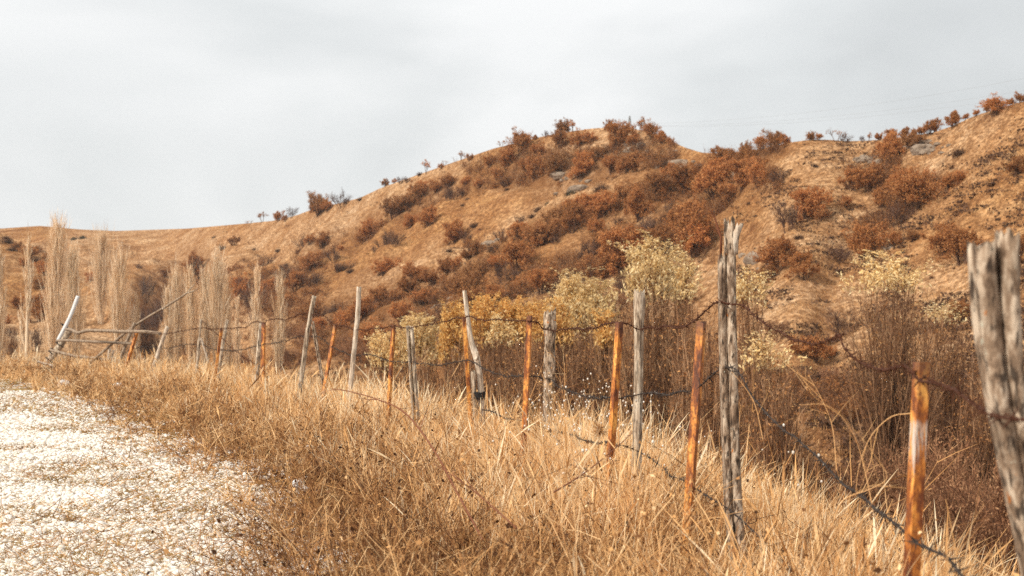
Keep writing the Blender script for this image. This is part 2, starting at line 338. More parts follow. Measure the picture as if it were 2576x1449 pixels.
# ---------------------------------------------------------------- hills
class Hill:
    def __init__(s, x0, x1, sky, dc, db, zb, gullies=(), amp=1., pw=1.25, seed=0):
        s.xs = np.arange(x0, x1 + 1, 4.)
        def sm(pts, w):
            v = np.interp(s.xs, *zip(*pts)); k = np.exp(-np.linspace(-2, 2, 2 * w + 1) ** 2); k /= k.sum()
            return np.convolve(np.pad(v, w, 'edge'), k, 'valid')
        s.sky = sm(sky, 4); s.dc = sm(dc, 22); s.db = sm(db, 30); s.zb = zb; s.yb = HY + (CH - zb) * F / s.db
        s.g = gullies; s.amp = amp; s.pw = pw; s.seed = seed
    def gfac(s, x, y):
        r = 0 * x
        for pts, w, a in s.g:
            pts = np.array(pts, float); best = np.full(np.shape(x), 1e9)
            for p, q in zip(pts[:-1], pts[1:]):
                d = q - p; t = np.clip(((x - p[0]) * d[0] + (y - p[1]) * d[1]) / (d @ d), 0, 1)
                best = np.minimum(best, np.hypot(x - p[0] - t * d[0], y - p[1] - t * d[1]))
            r = r + a * np.exp(-(best / w) ** 2)
        return r
    def P(s, x, y):
        x = np.asarray(x, float); y = np.asarray(y, float)
        sky = np.interp(x, s.xs, s.sky); yb = np.interp(x, s.xs, s.yb); dc = np.interp(x, s.xs, s.dc); db = np.interp(x, s.xs, s.db)
        t = np.clip((yb - y) / (yb - sky), 0, 1); y = yb - t * (yb - sky)
        D = db + (dc - db) * t ** s.pw
        X = (x - CX) * D / F; Z = CH + (HY - y) * D / F
        fade = smooth(0, .12, t) * (1 - smooth(.86, 1, t))
        r = np.abs(fbm(X + .35 * D, D - .2 * X, 21, 3, 20 + s.seed) - .5) * 2          # broad ridges and runnels
        dz = (-(1 - smooth(0, .35, r)) * 1.5 + (fbm(X, D, 11, 3, 31 + s.seed) - .5) * 2.2 + (fbm(X, D, 2.4, 3, 40 + s.seed) - .5) * .7) * s.amp * (D / 150)
        dz = dz * fade - s.gfac(x, y) * fade * D / 150
        return np.stack([X, D, Z + dz], -1)
    def build(s, name, ny=330, litter=()):
        t = np.linspace(0, 1, ny); xg = s.xs
        Y = s.yb[None] + (s.sky - s.yb)[None] * t[:, None]; X = np.broadcast_to(xg[None], Y.shape)
        Pm = s.P(X, Y); tn = np.zeros(X.shape)
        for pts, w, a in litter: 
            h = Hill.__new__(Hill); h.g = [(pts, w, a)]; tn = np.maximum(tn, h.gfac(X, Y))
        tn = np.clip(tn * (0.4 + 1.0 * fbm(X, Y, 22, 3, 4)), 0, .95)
        rows = [Pm]; tr = [tn]                                # round the crest off and fall away behind it
        c = Pm[-1].copy()
        for dd, dz in ((3, .1), (8, -.6), (18, -3), (40, -10), (90, -26), (200, -60)):
            q = c.copy(); k = (c[:, 1] + dd) / c[:, 1]; q[:, 0] *= k; q[:, 1] *= k; q[:, 2] = c[:, 2] + dz; rows.append(q[None]); tr.append(tn[-1:])
        Vv = np.concatenate(rows); tv = np.concatenate(tr); n, m_ = Vv.shape[:2]; i = np.arange(n * m_).reshape(n, m_)
        Q = np.stack([i[:-1, :-1], i[:-1, 1:], i[1:, 1:], i[1:, :-1]], -1).reshape(-1, 4)
        return tag(link(name, mesh(name, Vv.reshape(-1, 3), Q, None, M['hill'], tv.ravel())), kind='structure')
bandA = [(1330, 420), (1200, 440), (1110, 468), (1040, 505), (980, 538), (915, 565), (860, 600), (790, 640), (720, 690), (640, 740)]
bandB = [(1960, 372), (1860, 410), (1720, 440), (1600, 475), (1510, 515), (1410, 555), (1300, 610), (1200, 660), (1060, 715), (940, 745), (860, 800)]
bandC = [(1830, 480), (1700, 560), (1600, 610), (1480, 650), (1340, 700), (1200, 760)]
gulR = [(2225, 395), (2270, 450), (2260, 520), (2180, 560), (2110, 620), (2080, 720), (2080, 850), (2060, 1000)]
gulL = [(480, 660), (400, 720), (350, 800), (330, 900)]
main = Hill(-260, 3800,
    [(-1200, 560), (-300, 540), (0, 575), (100, 568), (200, 577), (290, 581), (380, 578), (470, 575), (540, 569), (620, 562), (690, 555), (745, 542), (790, 525), (850, 512), (905, 498), (960, 472), (1050, 440), (1130, 412), (1240, 374), (1310, 357), (1370, 342), (1440, 330), (1500, 322), (1570, 322), (1630, 330), (1680, 350), (1720, 370), (1765, 384), (1820, 386), (1880, 380), (1930, 371), (1990, 358), (2040, 351), (2090, 352), (2130, 355), (2180, 354), (2230, 350), (2290, 342), (2350, 333), (2400, 315), (2450, 292), (2500, 276), (2576, 255), (2800, 190), (3300, 120), (3800, 80)],
    [(-1200, 420), (150, 410), (420, 395), (560, 350), (760, 290), (960, 250), (1300, 212), (1560, 195), (1690, 182), (1790, 168), (1990, 144), (2160, 144), (2300, 136), (2576, 124), (3800, 112)],
    [(-1200, 170), (0, 165), (500, 150), (850, 120), (1200, 92), (1600, 74), (2050, 60), (2576, 52), (3800, 46)], -6.0,
    [(bandA, 18, .9), (bandB, 22, 1.2), (bandC, 34, 1.4), (gulR, 40, 1.1), (gulL, 40, 4.)], 1., 1.08, 0)
main.build('hills', 360, [(bandA, 22, .6), (bandB, 26, .9), (bandC, 60, .8), (gulR, 44, .4), (gulL, 60, .6), ([(1280, 425), (1400, 410), (1560, 410), (1680, 395)], 40, .8), ([(900, 820), (1300, 900), (1800, 1000), (2400, 1150)], 130, .9)])
left = Hill(-1500, 360, [(-1500, 300), (-700, 420), (-300, 500), (-100, 548), (0, 585), (50, 612), (110, 645), (180, 690), (240, 735), (300, 800), (360, 900)],
    [(-1500, 220), (0, 235), (200, 215), (360, 170)], [(-1500, 120), (0, 140), (360, 158)], -6.0, [], .9, 1.15, 50)
left.build('valley_hillside', 150)

# ---------------------------------------------------------------- plants of the hill: kinds
def oak_kind(seed, dens=1., wide=1., stems=6, bare=False, leafmat='oak_leaf'):
    n = stems; a = RNG.uniform(0, 6.28, n); tl = np.abs(RNG.normal(.30, .2, n)) * wide
    s0 = Sticks(np.stack([np.cos(a) * .15, np.sin(a) * .15, np.full(n, -.25)], 1), np.stack([np.cos(a) * np.sin(tl), np.sin(a) * np.sin(tl), np.cos(tl)], 1), RNG.uniform(1.5, 2.3, n), rv(n) * .12, .13, RNG.uniform(.2, .6, n))
    s1 = grow(s0, 5, .25, 1, .75, .25, .62, .2, .55, .12, .15, .05)
    s2 = grow(s1, 5, .3, 1, .7, .25, .5, .2, .5, .1)
    s3 = grow(s2, 4, .3, 1, .6, .3, .55, .25, .6, .1, wmin=.012)
    g = Geo(); tubes(g, s0, 6); tubes(g, s1, 4); strips(g, s2); strips(g, s3)
    tm = g.mesh('oak_trunk', M['bark'])
    h = Geo()
    if dens > 0:
        keep = (lambda P: RNG.random(len(P)) < np.clip(dens * (.35 + 1.3 * fbm(P[:, 0] * 3 + seed * 9, P[:, 1] * 3 + P[:, 2] * 4, 2.4, 2, seed)), 0, 1))
        twig_leaves(h, s3, 18, .118, .08, .0, 1.1, .09, False, .5, .24, keep); twig_leaves(h, s2, 12, .118, .08, .1, 1., .12, False, .45, .24, keep)
        cm = h.mesh('oak_crown', M[leafmat])
    else: cm = None
    return tm, cm
def bare_kind(seed, stems=10, spread=.35, mat='grey_twig', lf=0, h=2.4):
    n = stems; a = RNG.uniform(0, 6.28, n); tl = np.abs(RNG.normal(spread, .2, n))
    s0 = Sticks(np.stack([np.cos(a) * .35, np.sin(a) * .35, np.full(n, -.2)], 1), np.stack([np.cos(a) * np.sin(tl), np.sin(a) * np.sin(tl), np.cos(tl)], 1), RNG.uniform(.55, 1.05, n) * h, rv(n) * .1, .075, RNG.uniform(.2, .6, n))
    s1 = grow(s0, 7, .25, 1, .45, .2, .5, .2, .5, .1, .1, .05); s2 = grow(s1, 7, .2, 1, .45, .2, .55, .2, .6, .1, wmin=.02); s3 = grow(s2, 5, .2, 1, .45, .2, .6, .2, .7, .05, wmin=.015)
    g = Geo(); tubes(g, s0, 5); strips(g, s1); tm = g.mesh('shrub_stems', M[mat])
    k = Geo(); strips(k, s2); strips(k, s3)
    if lf: twig_leaves(k, s3, lf, .07, .028, .2, 1., .04, True, .6, .25)
    return tm, k.mesh('shrub_twigs', M[mat])
def cushion_kind(n=520, mat='dark_leaf', hgt=.75):
    d = rv(n); d[:, 2] = np.abs(d[:, 2]); r = RNG.uniform(.75, 2., n)
    s = Sticks(d * np.array([.3, .3, .1]) - np.array([0, 0, .15]), d * np.array([1, 1, hgt]), r * (0.75 + .5 * RNG.random(n)), rv(n) * .2, .045, RNG.uniform(0, .8, n))
    g = Geo(); strips(g, s); k = Geo(); twig_leaves(k, s, 4, .22, .12, .3, 1., .1, False, .5, .25)
    return g.mesh('bush_stems', M['bark']), k.mesh('bush_crown', M[mat])
def crest_kind(seed):
    n = 2; s0 = Sticks(np.array([[-.2, 0, -.3], [.2, .1, -.3]]), np.array([[-.22, .05, 1], [.2, -.1, 1.]]), [2.6, 2.2], rv(2) * .12, .17, .4)
    s1 = grow(s0, 7, .45, 1, .7, .25, .45, .2, .5, .15); s2 = grow(s1, 5, .3, 1, .6, .25, .5, .2, .5, .1, wmin=.02); s3 = grow(s2, 4, .3, 1, .5, .3, .6, .2, .6, wmin=.013)
    g = Geo(); tubes(g, s0, 6); tubes(g, s1, 4); strips(g, s2); strips(g, s3); k = Geo()
    twig_leaves(k, s3, 3, .17, .12, .2, 1.1, .08, False, .5, .22, lambda P: RNG.random(len(P)) < .75 * smooth(.35, .6, fbm(P[:, 0] + seed * 3, P[:, 1] + P[:, 2], .9, 2, seed)))
    return g.mesh('crest_trunk', M['bark']), k.mesh('crest_crown', M['oak_leaf'])
KIND = {
 'O': [oak_kind(k, 1., .9 + .15 * (k % 3), 5 + k % 4) for k in range(6)],
 'M': [oak_kind(20 + k, .62, 1., 6 + k % 3, leafmat='oak_leaf' if k % 2 else 'brown_leaf') for k in range(4)],
 'B': [bare_kind(40 + k, 9 + 2 * k, .28 + .08 * k) for k in range(4)],
 'R': [bare_kind(60 + k, 9 + 2 * k, .3 + .08 * k, 'red_twig', 1 + k % 2, 2.6) for k in range(4)],
 'D': [cushion_kind(420, 'dark_leaf', .7 + .1 * k) for k in range(3)],
 'J': [cushion_kind(600, 'juniper_leaf', 1.)],
 'T': [crest_kind(80 + k) for k in range(3)]}
KINFO = {'O': ('oak_shrub', 'rust-leaved scrub oak', 'shrub', 'trunk', 'crown'), 'M': ('oak_shrub', 'thin-leaved brown oak shrub', 'shrub', 'trunk', 'crown'),
 'B': ('bare_shrub', 'bare grey-twigged shrub', 'shrub', 'trunk', 'crown'), 'R': ('bare_shrub', 'reddish-brown twiggy shrub', 'shrub', 'trunk', 'crown'),
 'D': ('low_bush', 'small dark low bush', 'bush', 'trunk', 'crown'), 'J': ('juniper_bush', 'dark green juniper bush', 'bush', 'trunk', 'crown'), 'T': ('crest_tree', 'spindly thin-crowned tree', 'tree', 'trunk', 'crown')}
ORD = 'first second third fourth fifth sixth seventh eighth ninth tenth eleventh twelfth thirteenth fourteenth fifteenth sixteenth seventeenth eighteenth nineteenth twentieth twenty-first twenty-second twenty-third twenty-fourth twenty-fifth twenty-sixth twenty-seventh twenty-eighth twenty-ninth thirtieth'.split()
def _wid(pr):
    me = pr[1] or pr[0]; v = np.zeros(len(me.vertices) * 3, np.float32); me.vertices.foreach_get('co', v); v = v.reshape(-1, 3)
    return 2 * np.percentile(np.hypot(v[:, 0], v[:, 1]), 88)
def plant(kind, loc, sc, label, group, fit=True):
    nm, _, cat, a, b = KINFO[kind]
    pr = KIND[kind][int(RNG.integers(len(KIND[kind])))]
    if fit: sc = sc / _wid(pr) * (1.05 if kind == 'T' else 1.)
    root = link(nm, None, None, loc, RNG.uniform(0, 6.28), (sc * RNG.uniform(.92, 1.08), sc * RNG.uniform(.92, 1.08), sc * RNG.uniform(.85, 1.12)))
    root.empty_display_size = .3; tag(root, label, cat, group)
    link(a, pr[0], root)
    if pr[1]: link(b, pr[1], root)
    return root
# every shrub that can be told apart: zone -> (phrase, counting direction, group, 'kind x y width' list)
ZONES = [
 ('on the long crest, counting up from the far saddle', 1, 'trees on the long crest', main, '''T 627 567 16;T 659 559 18;O 700 557 30;O 717 557 22;B 734 548 20;M 800 538 50;M 823 530 36;T 823 508 20;B 860 521 50;D 907 503 12;O 968 466 26;O 993 458 18;B 1008 463 14;B 1024 459 16;T 1072 436 20;D 1057 440 12;M 1111 424 20;T 1119 416 14;T 1160 402 16;M 1182 404 26;T 1261 373 24;T 1285 368 16;T 1298 364 18;O 1325 356 24;O 1345 352 20;B 1372 346 12'''),
 ('in the hilltop thicket, counting from the long crest', 1, 'shrubs of the hilltop thicket', main, '''O 1173 440 22;O 1207 437 26;O 1231 409 36;O 1278 403 40;M 1250 422 30;M 1272 434 30;O 1244 437 20;O 1330 413 36;M 1308 384 50;M 1416 335 50;T 1440 333 22;M 1410 368 40;M 1450 370 40;O 1530 328 36;T 1555 328 26;O 1578 333 34;T 1612 334 24;M 1635 352 38;O 1662 360 34;M 1688 366 32;O 1550 372 58;O 1593 364 26;M 1345 420 62;M 1400 416 56;O 1462 420 60;M 1510 390 40;M 1537 407 40;O 1583 423 50;O 1474 397 36;O 1357 386 34;B 1270 436 22;D 1547 434 14;D 1435 441 16;D 1672 402 26;M 1480 360 36;B 1610 372 26'''),
 ('on the spur crest, counting away from the hilltop', 1, 'shrubs on the spur crest', main, '''M 1880 386 40;M 1914 380 46;O 1948 373 56;O 1973 365 40;M 2039 354 28;M 2060 354 26;T 2103 357 42;B 2125 360 22;B 2170 357 12;T 2187 356 14'''),
 ('on the steep crest, counting up from the notch', 1, 'shrubs on the steep crest', main, '''O 2212 354 26;O 2237 351 32;O 2278 347 36;O 2300 345 26;O 2317 340 34;O 2344 337 50;O 2396 320 52;O 2430 301 18;O 2455 292 20;O 2483 282 22;M 2500 292 50;O 2542 266 40;O 2567 259 34'''),
 ('in the narrow upper gully, counting down the gully', -1, 'shrubs of the upper gully', main, '''M 1128 455 34;M 1096 470 32;O 1062 484 30;M 1050 497 40;M 1035 508 44;M 1012 522 42;B 1000 530 30;M 988 536 46;M 965 548 38;O 928 557 40;M 911 567 40;D 948 548 16;B 1140 484 34;B 1160 467 18;B 1126 486 16'''),
 ('on the open straw slope, counting from the far saddle', 1, 'shrubs on the open straw slope', main, '''D 1177 468 9;D 1165 491 10;D 1222 449 10;D 1276 445 10;O 1032 531 32;O 1079 552 46;O 1140 574 50;B 1173 577 28;D 1202 586 16;D 1194 537 18;B 1308 512 22;D 1311 546 18;B 971 616 38;B 997 617 30;B 951 610 24;O 965 661 68;D 897 648 26;D 926 630 12;B 1261 598 30;D 1245 613 28;D 1130 622 14;D 882 701 15;B 850 670 16;D 1512 479 26;J 1437 492 20;J 1379 497 14;D 1359 508 24;D 1308 560 14;D 1340 535 16'''),
 ('above the poplars, counting toward the hilltop', 1, 'shrubs above the poplars', main, '''D 354 630 9;O 412 656 20;B 349 668 14;B 448 664 16;O 501 648 62;B 561 626 16;M 589 622 28;M 589 674 48;B 668 648 40;D 721 638 14;D 754 635 16;O 860 623 18;O 810 610 40;M 783 622 28;B 766 604 32;B 840 650 40;D 864 657 28;D 722 640 12;M 781 684 55;B 784 722 48;B 725 705 38;M 699 678 28;O 742 744 52;M 600 712 50;M 674 692 48;B 727 708 30;O 674 742 42;B 618 747 38;M 730 765 50;D 640 610 10;D 540 600 9;D 700 610 12'''),
 ('in the long slanting thicket, counting down from the spur', -1, 'shrubs of the long slanting thicket', main, '''O 1823 418 60;O 1876 424 66;O 1761 430 50;O 1724 442 60;O 1686 430 42;O 1804 448 60;M 1648 466 52;M 1668 460 34;M 1588 477 60;M 1565 485 40;O 1683 471 20;O 1799 484 96;M 1835 478 60;O 1865 478 80;M 1907 472 60;B 1955 465 42;B 1555 530 26;O 1608 527 68;O 1497 522 60;M 1472 517 50;M 1437 532 50;M 1409 550 66;O 1439 575 68;M 1495 568 42;M 1376 582 66;O 1308 590 50;B 1396 602 26;O 1351 592 36;O 1177 640 30;O 1143 653 34;O 1120 663 36;M 1190 633 38;O 1298 650 85;M 1200 674 46;O 1045 690 52;O 1086 684 36;O 1029 711 48;O 1059 721 56;O 955 742 64;B 988 735 24;M 1250 655 40;M 1000 735 40'''),
 ('above the willows, counting toward the tall split post', 1, 'shrubs above the willows', main, '''M 1130 688 44;B 1264 692 46;M 1311 718 46;M 1177 727 70;B 1230 735 50;M 1240 760 50;B 1290 700 40;O 1547 632 110;O 1522 620 60;B 1598 568 60;B 1640 562 50;O 1749 620 120;O 1711 592 60;B 1623 590 60;O 1550 678 125;M 1500 690 80;B 1480 650 60;M 1400 702 60;B 1580 700 70;O 1745 634 90;B 1700 680 50;B 1681 523 20;M 1716 543 50;D 1560 560 14;M 1360 740 60;B 1430 735 60;O 1640 640 80;M 1330 690 46'''),
 ('in the deep gully, counting away from the hilltop', 1, 'shrubs of the deep gully', main, '''O 2025 521 88;M 2063 528 42;B 1983 569 62;O 2140 472 50;O 2188 479 108;O 2232 486 50;O 2237 400 66;D 2230 416 22;M 2296 375 50;O 2282 451 70;M 2334 458 50;O 2386 465 60;O 2416 448 40;M 2296 521 108;B 2254 545 60;B 2215 520 46;D 2414 378 26;M 2129 506 28;D 2140 420 14;D 2050 420 12;D 2285 470 26'''),
 ('behind the tall split post, counting away from it', 1, 'shrubs behind the tall split post', main, '''O 1959 663 100;O 2025 700 72;O 2167 618 118;B 2112 607 52;M 2205 621 32;M 2254 604 42;M 2296 601 28;O 2369 621 82;O 2421 634 92;O 2556 448 50;O 2563 605 52;O 2053 850 105;B 2111 778 64;O 2427 800 60;O 2080 832 40;M 1930 690 40;D 2010 590 16;O 2540 660 50'''),
 ('on the far valley hillside, counting toward the poplars', 1, 'shrubs on the far valley hillside', left, '''D 16 602 13;B 6 612 18;D 22 612 16;D 31 636 18;M 45 630 20;M 76 650 42;M 92 640 30;D 91 660 20;O 117 660 28;O 114 690 30;M 59 668 26;M 108 710 40;O 15 795 40;O 97 786 64;B 88 880 60;B 30 850 40;O 45 740 30;B 150 760 40;R 180 860 50;R 10 900 60'''),
 ('among the valley poplars, counting away from the gate post', 1, 'shrubs among the poplars', main, '''B 363 706 38;B 413 750 70;B 378 810 62;O 246 832 68;O 225 714 22;O 222 760 24;R 220 876 80;R 380 880 70;R 300 900 50;B 395 780 44;O 320 850 30;R 480 880 60;R 600 880 70;B 640 805 60;R 700 835 60;O 640 780 36;M 610 760 40;B 350 750 40;B 450 745 34;D 195 600 16;J 186 606 13;J 208 606 13;J 176 600 11'''),
 ('in the scrub at the hill foot, counting from the poplars', 1, 'shrubs at the hill foot', main, '''M 820 885 60;O 860 805 60;R 870 852 60;M 780 800 60;B 820 770 50;R 760 850 60;O 800 830 46;O 905 800 56;M 940 860 66;R 900 905 70;R 740 890 60;B 850 760 40;M 1010 790 60;B 930 770 44;R 700 900 60;R 1000 860 60;M 1060 770 50;B 1110 780 40;M 1180 790 60;R 1090 830 60;R 1560 790 90;R 1720 760 80;R 2010 960 90;R 2100 930 80;R 1960 820 60;R 1840 720 60'''),
]
for phrase, dirn, group, hill, txt in ZONES:
    items = [(k, float(x), float(y), float(w)) for k, x, y, w in (q.split() for q in txt.replace('\n', '').split(';'))]
    items.sort(key=lambda q: (q[1] * dirn, q[2])); cnt = {}
    for k, x, y, w in items:
        crest = y < np.interp(x, hill.xs, hill.sky) + 14; P = hill.P(np.array([x]), np.array([y]))[0]; cnt[k] = cnt.get(k, 0) + 1
        sc = w * P[1] / F
        plant(k, (P[0], P[1], P[2] - .03 * sc), sc * (.8 if crest and k in 'OM' else 1.35 if k in 'DB' and w < 40 else 1.0 if w > 70 else 1.12), f'{ORD[cnt[k] - 1]} {KINFO[k][1]} {phrase}', group)

def brush():
    g = Geo(); h = Geo(); X = []; Y = []
    for pts, w, n in ((bandA, 13, 150), (bandB, 17, 330), (bandC, 30, 330), ([(2225, 395), (2270, 450), (2260, 520), (2180, 560)], 20, 110), ([(1180, 425), (1300, 405), (1420, 395), (1560, 385), (1690, 385)], 22, 260), ([(700, 780), (800, 850), (900, 880), (1020, 860), (1100, 800)], 40, 330), (gulL, 30, 220), ([(480, 700), (560, 720), (660, 700), (740, 690), (800, 660)], 34, 300), ([(560, 790), (640, 760), (720, 760), (800, 770)], 36, 260), ([(640, 660), (720, 680), (800, 640)], 24, 90), ([(1480, 640), (1600, 620), (1760, 600)], 34, 150), ([(1850, 960), (2050, 1010), (2250, 1050), (2540, 1080)], 36, 260), ([(220, 900), (420, 900), (640, 880)], 30, 130), ([(1800, 450), (1880, 440), (1960, 470)], 16, 90), ([(2140, 450), (2240, 480), (2380, 460)], 16, 120)):
        pts = np.array(pts, float); sg = np.linalg.norm(np.diff(pts, axis=0), axis=1); cu = np.concatenate([[0], np.cumsum(sg)]); u = RNG.uniform(0, cu[-1], n)
        X.append(np.interp(u, cu, pts[:, 0]) + RNG.normal(0, w, n) * .8); Y.append(np.interp(u, cu, pts[:, 1]) + RNG.normal(0, w * .6, n))
    X = np.concatenate(X); Y = np.concatenate(Y); k = Y > np.interp(X, main.xs, main.sky) + 3; P = main.P(X[k], Y[k]); m = len(P); ns = 9; i = np.repeat(np.arange(m), ns); N_ = len(i)
    hh = RNG.uniform(.5, 1.5, m); D = RNG.normal(0, .42, (N_, 3)); D[:, 2] = 1
    s0 = Sticks(P[i] + RNG.normal(0, .25, (N_, 3)) * np.array([1, 1, 0]) - np.array([0, 0, .1]), D, hh[i] * RNG.uniform(.7, 1.2, N_), rv(N_) * .15, .03, np.clip(RNG.uniform(.1, .8, m)[i] + RNG.normal(0, .15, N_), 0, 1)); s1 = grow(s0, 4, .3, 1, .5, .2, .5, .2, .7, .1, wmin=.016); s2 = grow(s1, 2, .3, 1, .5, .2, .6, .2, .8, wmin=.013)
    strips(g, s0); strips(g, s1); strips(g, s2)
    lf = np.repeat(RNG.random(m) < .5, ns)[np.repeat(np.arange(N_), 4)]; q = np.nonzero(lf)[0]; q = np.repeat(q, 4); leaves(h, s1.pt(q, RNG.uniform(.2, 1.1, len(q))) + RNG.normal(0, .06, (len(q), 3)), .14, .10, None, .42, .25)
    return g.mesh('brushwood', M['red_twig']), h.mesh('brushwood_leaves', M['oak_leaf'])
a, b = brush(); r = tag(link('brushwood', a), 'low brown brushwood filling the thickets and gullies of the hill', 'undergrowth', kind='stuff'); o = link('leaves', b, r); o['kind'] = 'stuff'
# low dark tussocks and cushion scrub on the slopes: ground cover nobody could count
def tussocks():
    n = 28000; x = RNG.uniform(-100, 2700, n); t = RNG.random(n) ** .8
    sky = np.interp(x, main.xs, main.sky); yb = np.interp(x, main.xs, main.yb); y = sky + 3 + t * (np.minimum(yb, 1230) - sky)
    dens = .16 + .75 * smooth(1800, 2150, x) + .3 * smooth(520, 700, y) * smooth(800, 1200, x)
    keep = RNG.random(n) < dens * smooth(.42, .62, fbm(x, y * 1.6, 90, 3, 77)) * 1.25; x = x[keep]; y = y[keep]
    P = main.P(x, y); m = len(x); k = 16; i = np.repeat(np.arange(m), k); r = RNG.gamma(3, .085, m) * (.7 + P[:, 1] / 260); d = RNG.normal(size=(m * k, 3))
    L = P[i] + d * r[i][:, None] * np.array([1.5, .8, .22]) + np.array([0, 0, .06])
    g = Geo(); leaves(g, L, .22, .15, None, np.repeat(RNG.uniform(.2, .85, m), k), .15)
    return g.mesh('tussocks', M['dark_leaf'])
tag(link('tussock_cover', tussocks()), 'small dark tussocks dotted over the dry hillsides', 'ground cover', kind='stuff')
def hill_grass():
    n = 120000; x = RNG.uniform(-60, 2640, n); t = RNG.random(n) ** 1.1; g = Geo()
    sky = np.interp(x, main.xs, main.sky); yb = np.interp(x, main.xs, main.yb); y = sky + 1 + t * (np.minimum(yb, 1230) - sky)
    P = main.P(x, y); D = np.stack([RNG.normal(0, .5, n), RNG.normal(0, .5, n), np.full(n, 1.)], 1); pt = fbm(x, y * 2, 60, 3, 88)
    s = Sticks(P, D, RNG.uniform(.10, .30, n), rv(n) * .3, RNG.uniform(.015, .04, n), np.clip(pt * 1.0 - .12 + RNG.normal(0, .14, n), 0, 1)); strips(g, s, (1, .8, .3))
    return g.mesh('hill_grass', M['straw'])
tag(link('hill_grass', hill_grass()), 'short dry straw grass covering the hillsides', 'grass', kind='stuff')

# rock outcrops
def ico(sub=1):
    t = (1 + 5 ** .5) / 2
    v = norm(np.array([(-1, t, 0), (1, t, 0), (-1, -t, 0), (1, -t, 0), (0, -1, t), (0, 1, t), (0, -1, -t), (0, 1, -t), (t, 0, -1), (t, 0, 1), (-t, 0, -1), (-t, 0, 1)], float))
    f = [(0, 11, 5), (0, 5, 1), (0, 1, 7), (0, 7, 10), (0, 10, 11), (1, 5, 9), (5, 11, 4), (11, 10, 2), (10, 7, 6), (7, 1, 8), (3, 9, 4), (3, 4, 2), (3, 2, 6), (3, 6, 8), (3, 8, 9), (4, 9, 5), (2, 4, 11), (6, 2, 10), (8, 6, 7), (9, 8, 1)]
    for _ in range(sub):
        v = list(map(tuple, v)); c = {}; nf = []
        def mid(a, b):
            k = (min(a, b), max(a, b))
            if k not in c:
                q = np.array(v[a]) + np.array(v[b]); v.append(tuple(q / np.linalg.norm(q))); c[k] = len(v) - 1
            return c[k]
        for a, b, d in f:
            x, y, z = mid(a, b), mid(b, d), mid(d, a); nf += [(a, x, z), (b, y, x), (d, z, y), (x, y, z)]
        f = nf; v = np.array(v)
    return np.array(v), np.array(f)
IC1 = ico(1); IC2 = ico(2); IC0 = ico(0)
def blob(g, c, r, sq=(1, 1, 1), rough=.25, base=IC2, tint=.5):
    v = base[0].copy(); q = rv(9)
    for k in range(9):                                   # chop flat facets
        h = RNG.uniform(.6, .95); d = v @ q[k]; m = d > h; v[m] -= np.outer(d[m] - h, q[k])
    v *= 1 + rough * .4 * RNG.normal(size=(len(v), 1)) * .3
    g.add(v * r * np.array(sq) + c, None, base[1], tint)
for x, y, w, n, lab in ((1700, 398, 60, 26, 'grey rock outcrop beside the crown of the rounded hilltop'), (1585, 372, 40, 14, 'pale rocky ledge under the large oak on the hilltop'), (1440, 425, 60, 16, 'broken stones along the foot of the hilltop thicket'), (1850, 440, 60, 20, 'scree of pale stones on the spur below its crest'),
        (2330, 372, 70, 24, 'grey rocky rib below the steep crest'), (1240, 575, 26, 9, 'small cluster of grey rocks on the open straw slope'), (2200, 395, 40, 12, 'dark rocks at the notch in the ridge'), (1920, 650, 50, 14, 'pale stony patch beside the big oak behind the split post'), (2240, 600, 30, 5, 'few low stones beside the round rust oak'), (1110, 712, 30, 10, 'pale stones amid the slanting thicket')):
    c0 = main.P(np.array([x]), np.array([y]))[0]; ro = tag(link('rock_outcrop', None, None, c0), lab, 'rock')
    for k in range(n):
        g = Geo()
        px = x + RNG.normal(0, w * .45); py = y + RNG.normal(0, w * .16); P = main.P(np.array([px]), np.array([py]))[0]; r = RNG.gamma(3, .13) * P[1] / 150
        blob(g, P - np.array([0, 0, r * .2]) - c0, r, (RNG.uniform(.8, 1.5), 1, RNG.uniform(.5, .9))); link('rock', g.mesh('rock', M['rock'], False), ro)

# pylons and the line behind the hilltop
def pylon(x, ytop, d, name_lab):
    top = at(x, ytop, d); H = 26.; base = top - np.array([0, 0, H]); g = Geo(); B = []; E = []
    def bar(a, b, w=.22): B.append(np.array(a)); E.append(np.array(b))
    lv = [(0, 2.6), (6, 1.9), (12, 1.3), (17, .9), (20.5, .7), (H, .12)]
    for (z0, r0), (z1, r1) in zip(lv[:-1], lv[1:]):
        for k in range(4):
            c = lambda z, r, q: (r * (1 if q % 4 in (0, 1) else -1), r * (1 if q % 4 in (1, 2) else -1), z)
            bar(c(z0, r0, k), c(z1, r1, k)); bar(c(z0, r0, k), c(z1, r1, k + 1)); bar(c(z1, r1, k), c(z1, r1, k + 1))
    for z, a in ((20.5, 6.5),):
        for sx in (-1, 1):
            for sy in (-.6, .6): bar((sx * .7, sy, z), (sx * a, 0, z)); bar((sx * .7, sy, z + 1.6), (sx * a, 0, z))
    B = np.array(B); E = np.array(E); s = Sticks(B, E - B, np.linalg.norm(E - B, axis=1), 0, .2, .5); tubes(g, s, 4, (1, 1))
    tag(link('transmission_pylon', g.mesh('pylon', M['pylon'], False), None, base, .5), name_lab, 'pylon', 'pylons behind the hilltop'); return top
pylon(1584, 292, 470, 'lattice power pylon whose tip stands tallest behind the hilltop oaks'); pylon(1619, 297, 440, 'second lattice pylon, with its crossarm showing over the crest trees')
